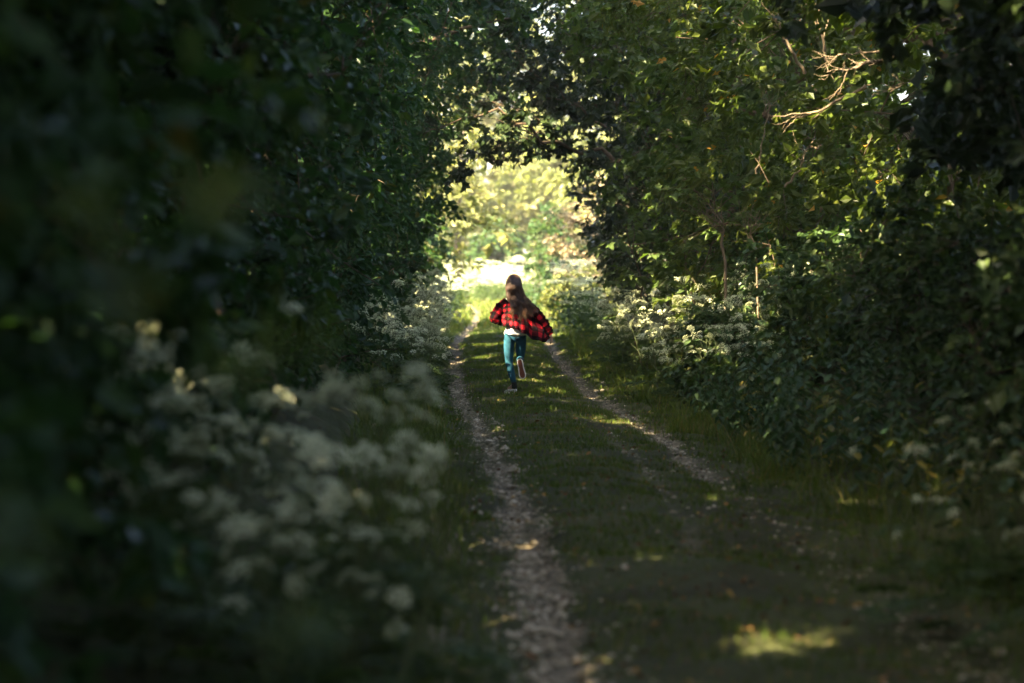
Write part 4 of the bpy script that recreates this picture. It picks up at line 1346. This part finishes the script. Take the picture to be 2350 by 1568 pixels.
Q = np.stack([idx[:-1, :-1], idx[:-1, 1:], idx[1:, 1:], idx[1:, :-1]], -1).reshape(-1, 4)
mb = MB()
mb.add(S.reshape(-1, 3), Q, 0, .5, True, np.c_[(uu * 1.02).ravel(), (v2 * .43).ravel()])
shirt = mb.build("plaid_shirt", M['plaid'], who, use_uv=True)
sd = shirt.modifiers.new("thickness", 'SOLIDIFY'); sd.thickness = .004


def sleeve(path, rad, seed):
    t = np.linspace(0, 1, 34); path = np.array(path, float)
    P = crom(path, t); rr = np.interp(t, np.linspace(0, 1, len(rad)), rad)
    d = nrm(np.gradient(P, axis=0)); a = nrm(np.cross(d, [0, 1.0, .2])); b = np.cross(d, a)
    k = 24; th = np.arange(k + 1) * 2 * math.pi / k
    wr = .009 * np.sin(t[:, None] * 60 + 2 * np.sin(th)[None] + seed) + .007 * np.sin(t[:, None] * 31 + th[None] * 2) 
    q = (rr[:, None] + wr * np.clip(t * 4, 0, 1)[:, None])[..., None]
    V = P[:, None] + q * (a[:, None] * np.cos(th)[None, :, None] + b[:, None] * np.sin(th)[None, :, None])
    idx = np.arange(34 * (k + 1)).reshape(34, k + 1)
    Q = np.stack([idx[:-1, :-1], idx[:-1, 1:], idx[1:, 1:], idx[1:, :-1]], -1).reshape(-1, 4)
    L = np.linalg.norm(np.diff(path, axis=0), axis=1).sum()
    uv = np.stack([np.broadcast_to(th[None] / 6.2832 * .34, V.shape[:2]), np.broadcast_to(t[:, None] * L, V.shape[:2])], -1).reshape(-1, 2)
    m = MB(); m.add(V.reshape(-1, 3), Q, 0, .5, True, uv)
    o = m.build("sleeve", M['plaid'], shirt, use_uv=True)
    sd = o.modifiers.new("thickness", 'SOLIDIFY'); sd.thickness = .004


sleeve([(-.10, .11, 1.215), (-.19, .07, 1.14), (-.268, .015, 1.02), (-.25, .09, .985), (-.215, .19, .965)], (.072, .074, .066, .06, .05), 0)
sleeve([(.13, .11, 1.175), (.25, .06, 1.10), (.355, -.005, .99), (.43, .0, .885), (.488, .02, .79)], (.072, .076, .070, .062, .052), 2)

# hair: locks combed from the crown, blown out to the right
n = 1500
ct = R.uniform(-.35, 1, n) ** 1.0; ph = R.uniform(0, 6.2832, n)
st_ = np.sqrt(1 - ct ** 2)
hc = np.array([-.006, .15, 1.478])
N0 = np.c_[st_ * np.cos(ph), st_ * np.sin(ph), ct]
face = (N0[:, 1] > .35) & (N0[:, 2] < .62)
N0 = N0[~face]; n = len(N0); c0 = ct[~face]
root_ = hc + N0 * np.array([.092, .104, .112])
q_ = nrm(np.c_[N0[:, 0] * 1.3, np.minimum(N0[:, 1] - .45, .45), np.minimum(c0 * .55, .45)])
scalp = hc + q_ * np.array([.104, .116, .118])
sx = N0[:, 0] + .30 * R.normal(size=n)
NG = 40                                                        # locks lie side by side, each with its own bend
rank = np.argsort(np.argsort(sx)) / n
grp = np.minimum((rank * NG / 2).astype(int), NG // 2 - 1) * 2 + R.integers(0, 2, n)
def per(sd): return (sd * R.normal(size=NG))[grp]
p1 = hc + np.c_[q_[:, 0] * .108, np.minimum(q_[:, 1], .1) * .115 - .035, -.055 + .01 * R.normal(size=n)]
p2 = np.c_[.025 + .115 * np.clip(sx, -1, 1.1) + .008 * R.normal(size=n), .02 + per(.022) + .008 * R.normal(size=n), 1.285 + .012 * R.normal(size=n)]
blow = np.clip(.45 + .42 * sx + per(.14) + .03 * R.normal(size=n), 0, 1.12)
lnk = np.clip(.92 + per(.22) + .08 * R.normal(size=n), .5, 1.3)
p3 = np.c_[-.03 + .25 * blow + .006 * R.normal(size=n), -.06 + per(.03) + .008 * R.normal(size=n), 1.165 + .03 * blow + per(.015) + .008 * R.normal(size=n)]
stray = (R.random(n) < .07)[:, None] * R.normal(size=(n, 3)) * np.array([.06, .04, .05])
p4 = np.c_[-.06 + .36 * blow ** 1.15 + per(.03) + .010 * R.normal(size=n), -.10 + per(.05) + .012 * R.normal(size=n), 1.17 + .03 * blow - .15 * lnk + .010 * R.normal(size=n)] + stray
lph = R.uniform(0, 6.28, NG)[grp]; lam = R.uniform(.010, .026, NG)[grp]
K = np.stack([root_, scalp, p1, p2, p3, p4], 1)
t = np.linspace(0, 1, 17)
H = np.stack([crom(K[i], t) for i in range(n)])
wv = (lam[:, None] * np.clip(t * 1.6 - .3, 0, 1)[None]) 
H[..., 0] += wv * np.sin(t[None] * 15 + lph[:, None]); H[..., 1] += wv * np.cos(t[None] * 13 + lph[:, None]); H[..., 2] += .5 * wv * np.sin(t[None] * 19 + lph[:, None] * 2)
mb = MB()
tn = np.clip(.12 + (.42 * R.random(NG)[grp] + .22 * R.random(n))[:, None] * (.45 + .75 * t[None]) + .10 * R.normal(size=n)[:, None], 0, 1)
tubes(mb, H, np.interp(t, [0, .1, .7, 1], [.0035, .0042, .0034, .0008]), 3, 0, 0.5)
mb.t[-1][:] = np.repeat(tn.ravel(), 3)
# cap under the locks
th = np.linspace(0, math.pi * .78, 9); pz = np.arange(18) * 2 * math.pi / 18
V = np.array([hc + np.array([.094 * math.sin(a) * math.cos(b), (.107 if math.sin(b) < 0 else .085) * math.sin(a) * math.sin(b) - .004, .114 * math.cos(a)]) for a in th for b in pz])
idx = np.arange(9 * 18).reshape(9, 18)
q = np.stack([idx[:-1], np.roll(idx, -1, 1)[:-1], np.roll(idx, -1, 1)[1:], idx[1:]], -1)
fr = (np.sin(pz) > .3); msk = ~(fr[None, :] & (th[:-1, None] > .95))
mb.add(V, q[msk], 0, .12, True)
mb.build("hair", M['hair'], who)

for sx_ in (-1, 1):      # eyes, mouth
    mb = MB(); loft(mb, [(0, 0, z_, math.sqrt(max(.0001, .012 ** 2 - z_ ** 2)), math.sqrt(max(.0001, .012 ** 2 - z_ ** 2)), 0) for z_ in (-.0119, -.008, 0, .008, .0119)], 10)
    mb.build("eye", M['eye'], who, loc=(-.03 + .034 * sx_, .228, 1.462))
mb = MB(); loft(mb, [(0, 0, -.008, .004, .003, 0), (0, 0, -.003, .022, .009, 0), (0, 0, .002, .020, .008, 0), (0, 0, .007, .004, .003, 0)], 12)
mb.build("mouth", M['lip'], who, loc=(-.028, .225, 1.385))


def shoe(mat4, name="shoe"):
    """slip-on shoe: heel at the origin, toe along +Y, sole underneath"""
    L = .265
    s = np.array([0, .04, .12, .3, .45, .62, .8, .92, .98, 1.0]); hw = np.array([.012, .027, .034, .036, .034, .039, .044, .038, .022, .006]); top = np.array([.055, .075, .082, .078, .078, .066, .05, .042, .034, .028])
    k = 14; th = np.linspace(0, math.pi, k)
    V = []
    for i in range(len(s)):
        open_ = .75 if .05 < s[i] < .5 else 1.0
        V.append(np.c_[hw[i] * np.sign(np.cos(th)) * np.abs(np.cos(th)) ** .7, np.full(k, s[i] * L), .022 + (top[i] - .022) * np.sin(th) ** .8 * open_ ** (np.sin(th) ** 6)])
    V = np.array(V); idx = np.arange(V.shape[0] * k).reshape(V.shape[0], k)
    mb = MB(); mb.add(V.reshape(-1, 3), np.stack([idx[:-1, :-1], idx[1:, :-1], idx[1:, 1:], idx[:-1, 1:]], -1).reshape(-1, 4), 0, .5, True)
    o = mb.build(name, M['canvas'], who); o.matrix_local = mat4
    def slab(nm, z0, z1, grow, mt):
        ss = np.concatenate([s, s[::-1]]); hh = np.concatenate([hw, -hw[::-1]])
        out = np.c_[hh * (1 + grow * .09) + np.sign(hh) * .002 * grow, (ss - .5) * L * (1 + .02 * grow) + .5 * L]
        m_ = len(out); A = np.r_[np.c_[out, np.full(m_, z0)], np.c_[out, np.full(m_, z1)]]
        b = MB(); i = np.arange(m_); j = (i + 1) % m_
        b.add(A, np.stack([i, j, j + m_, i + m_], -1), 0); b.add(A, [list(i[::-1])], 0); b.add(A, [list(i + m_)], 0)
        return b.build(nm, mt, o)
    slab("sole", 0, .026, 1, M['rubber'])
    slab("tread", -.004, .001, -1.6, M['gum'])
    return o


def frame(o, y, z):
    y = nrm(np.array(y, float)); z = np.array(z, float); z = nrm(z - (z @ y) * y); x = np.cross(y, z)
    return Matrix.Translation(Vector(o)) @ Matrix((x, y, z)).transposed().to_4x4()


shoe(frame((.022, -.075, -.035), (-.52, .85, .03), (0, 0, 1)))
shoe(frame((.066, -.235, .452), (.20, .02, -1.0), (.06, 1.0, .05)))
for a, b in (((-.004, -.045, .13), (.0, -.045, .045)), ((.079, -.12, .43), (.081, -.19, .425))):
    mb = MB(); tubes(mb, np.array([a, .5 * np.array(a) + .5 * np.array(b), b]), .037, 14)
    mb.build("sock", M['sock'], who)
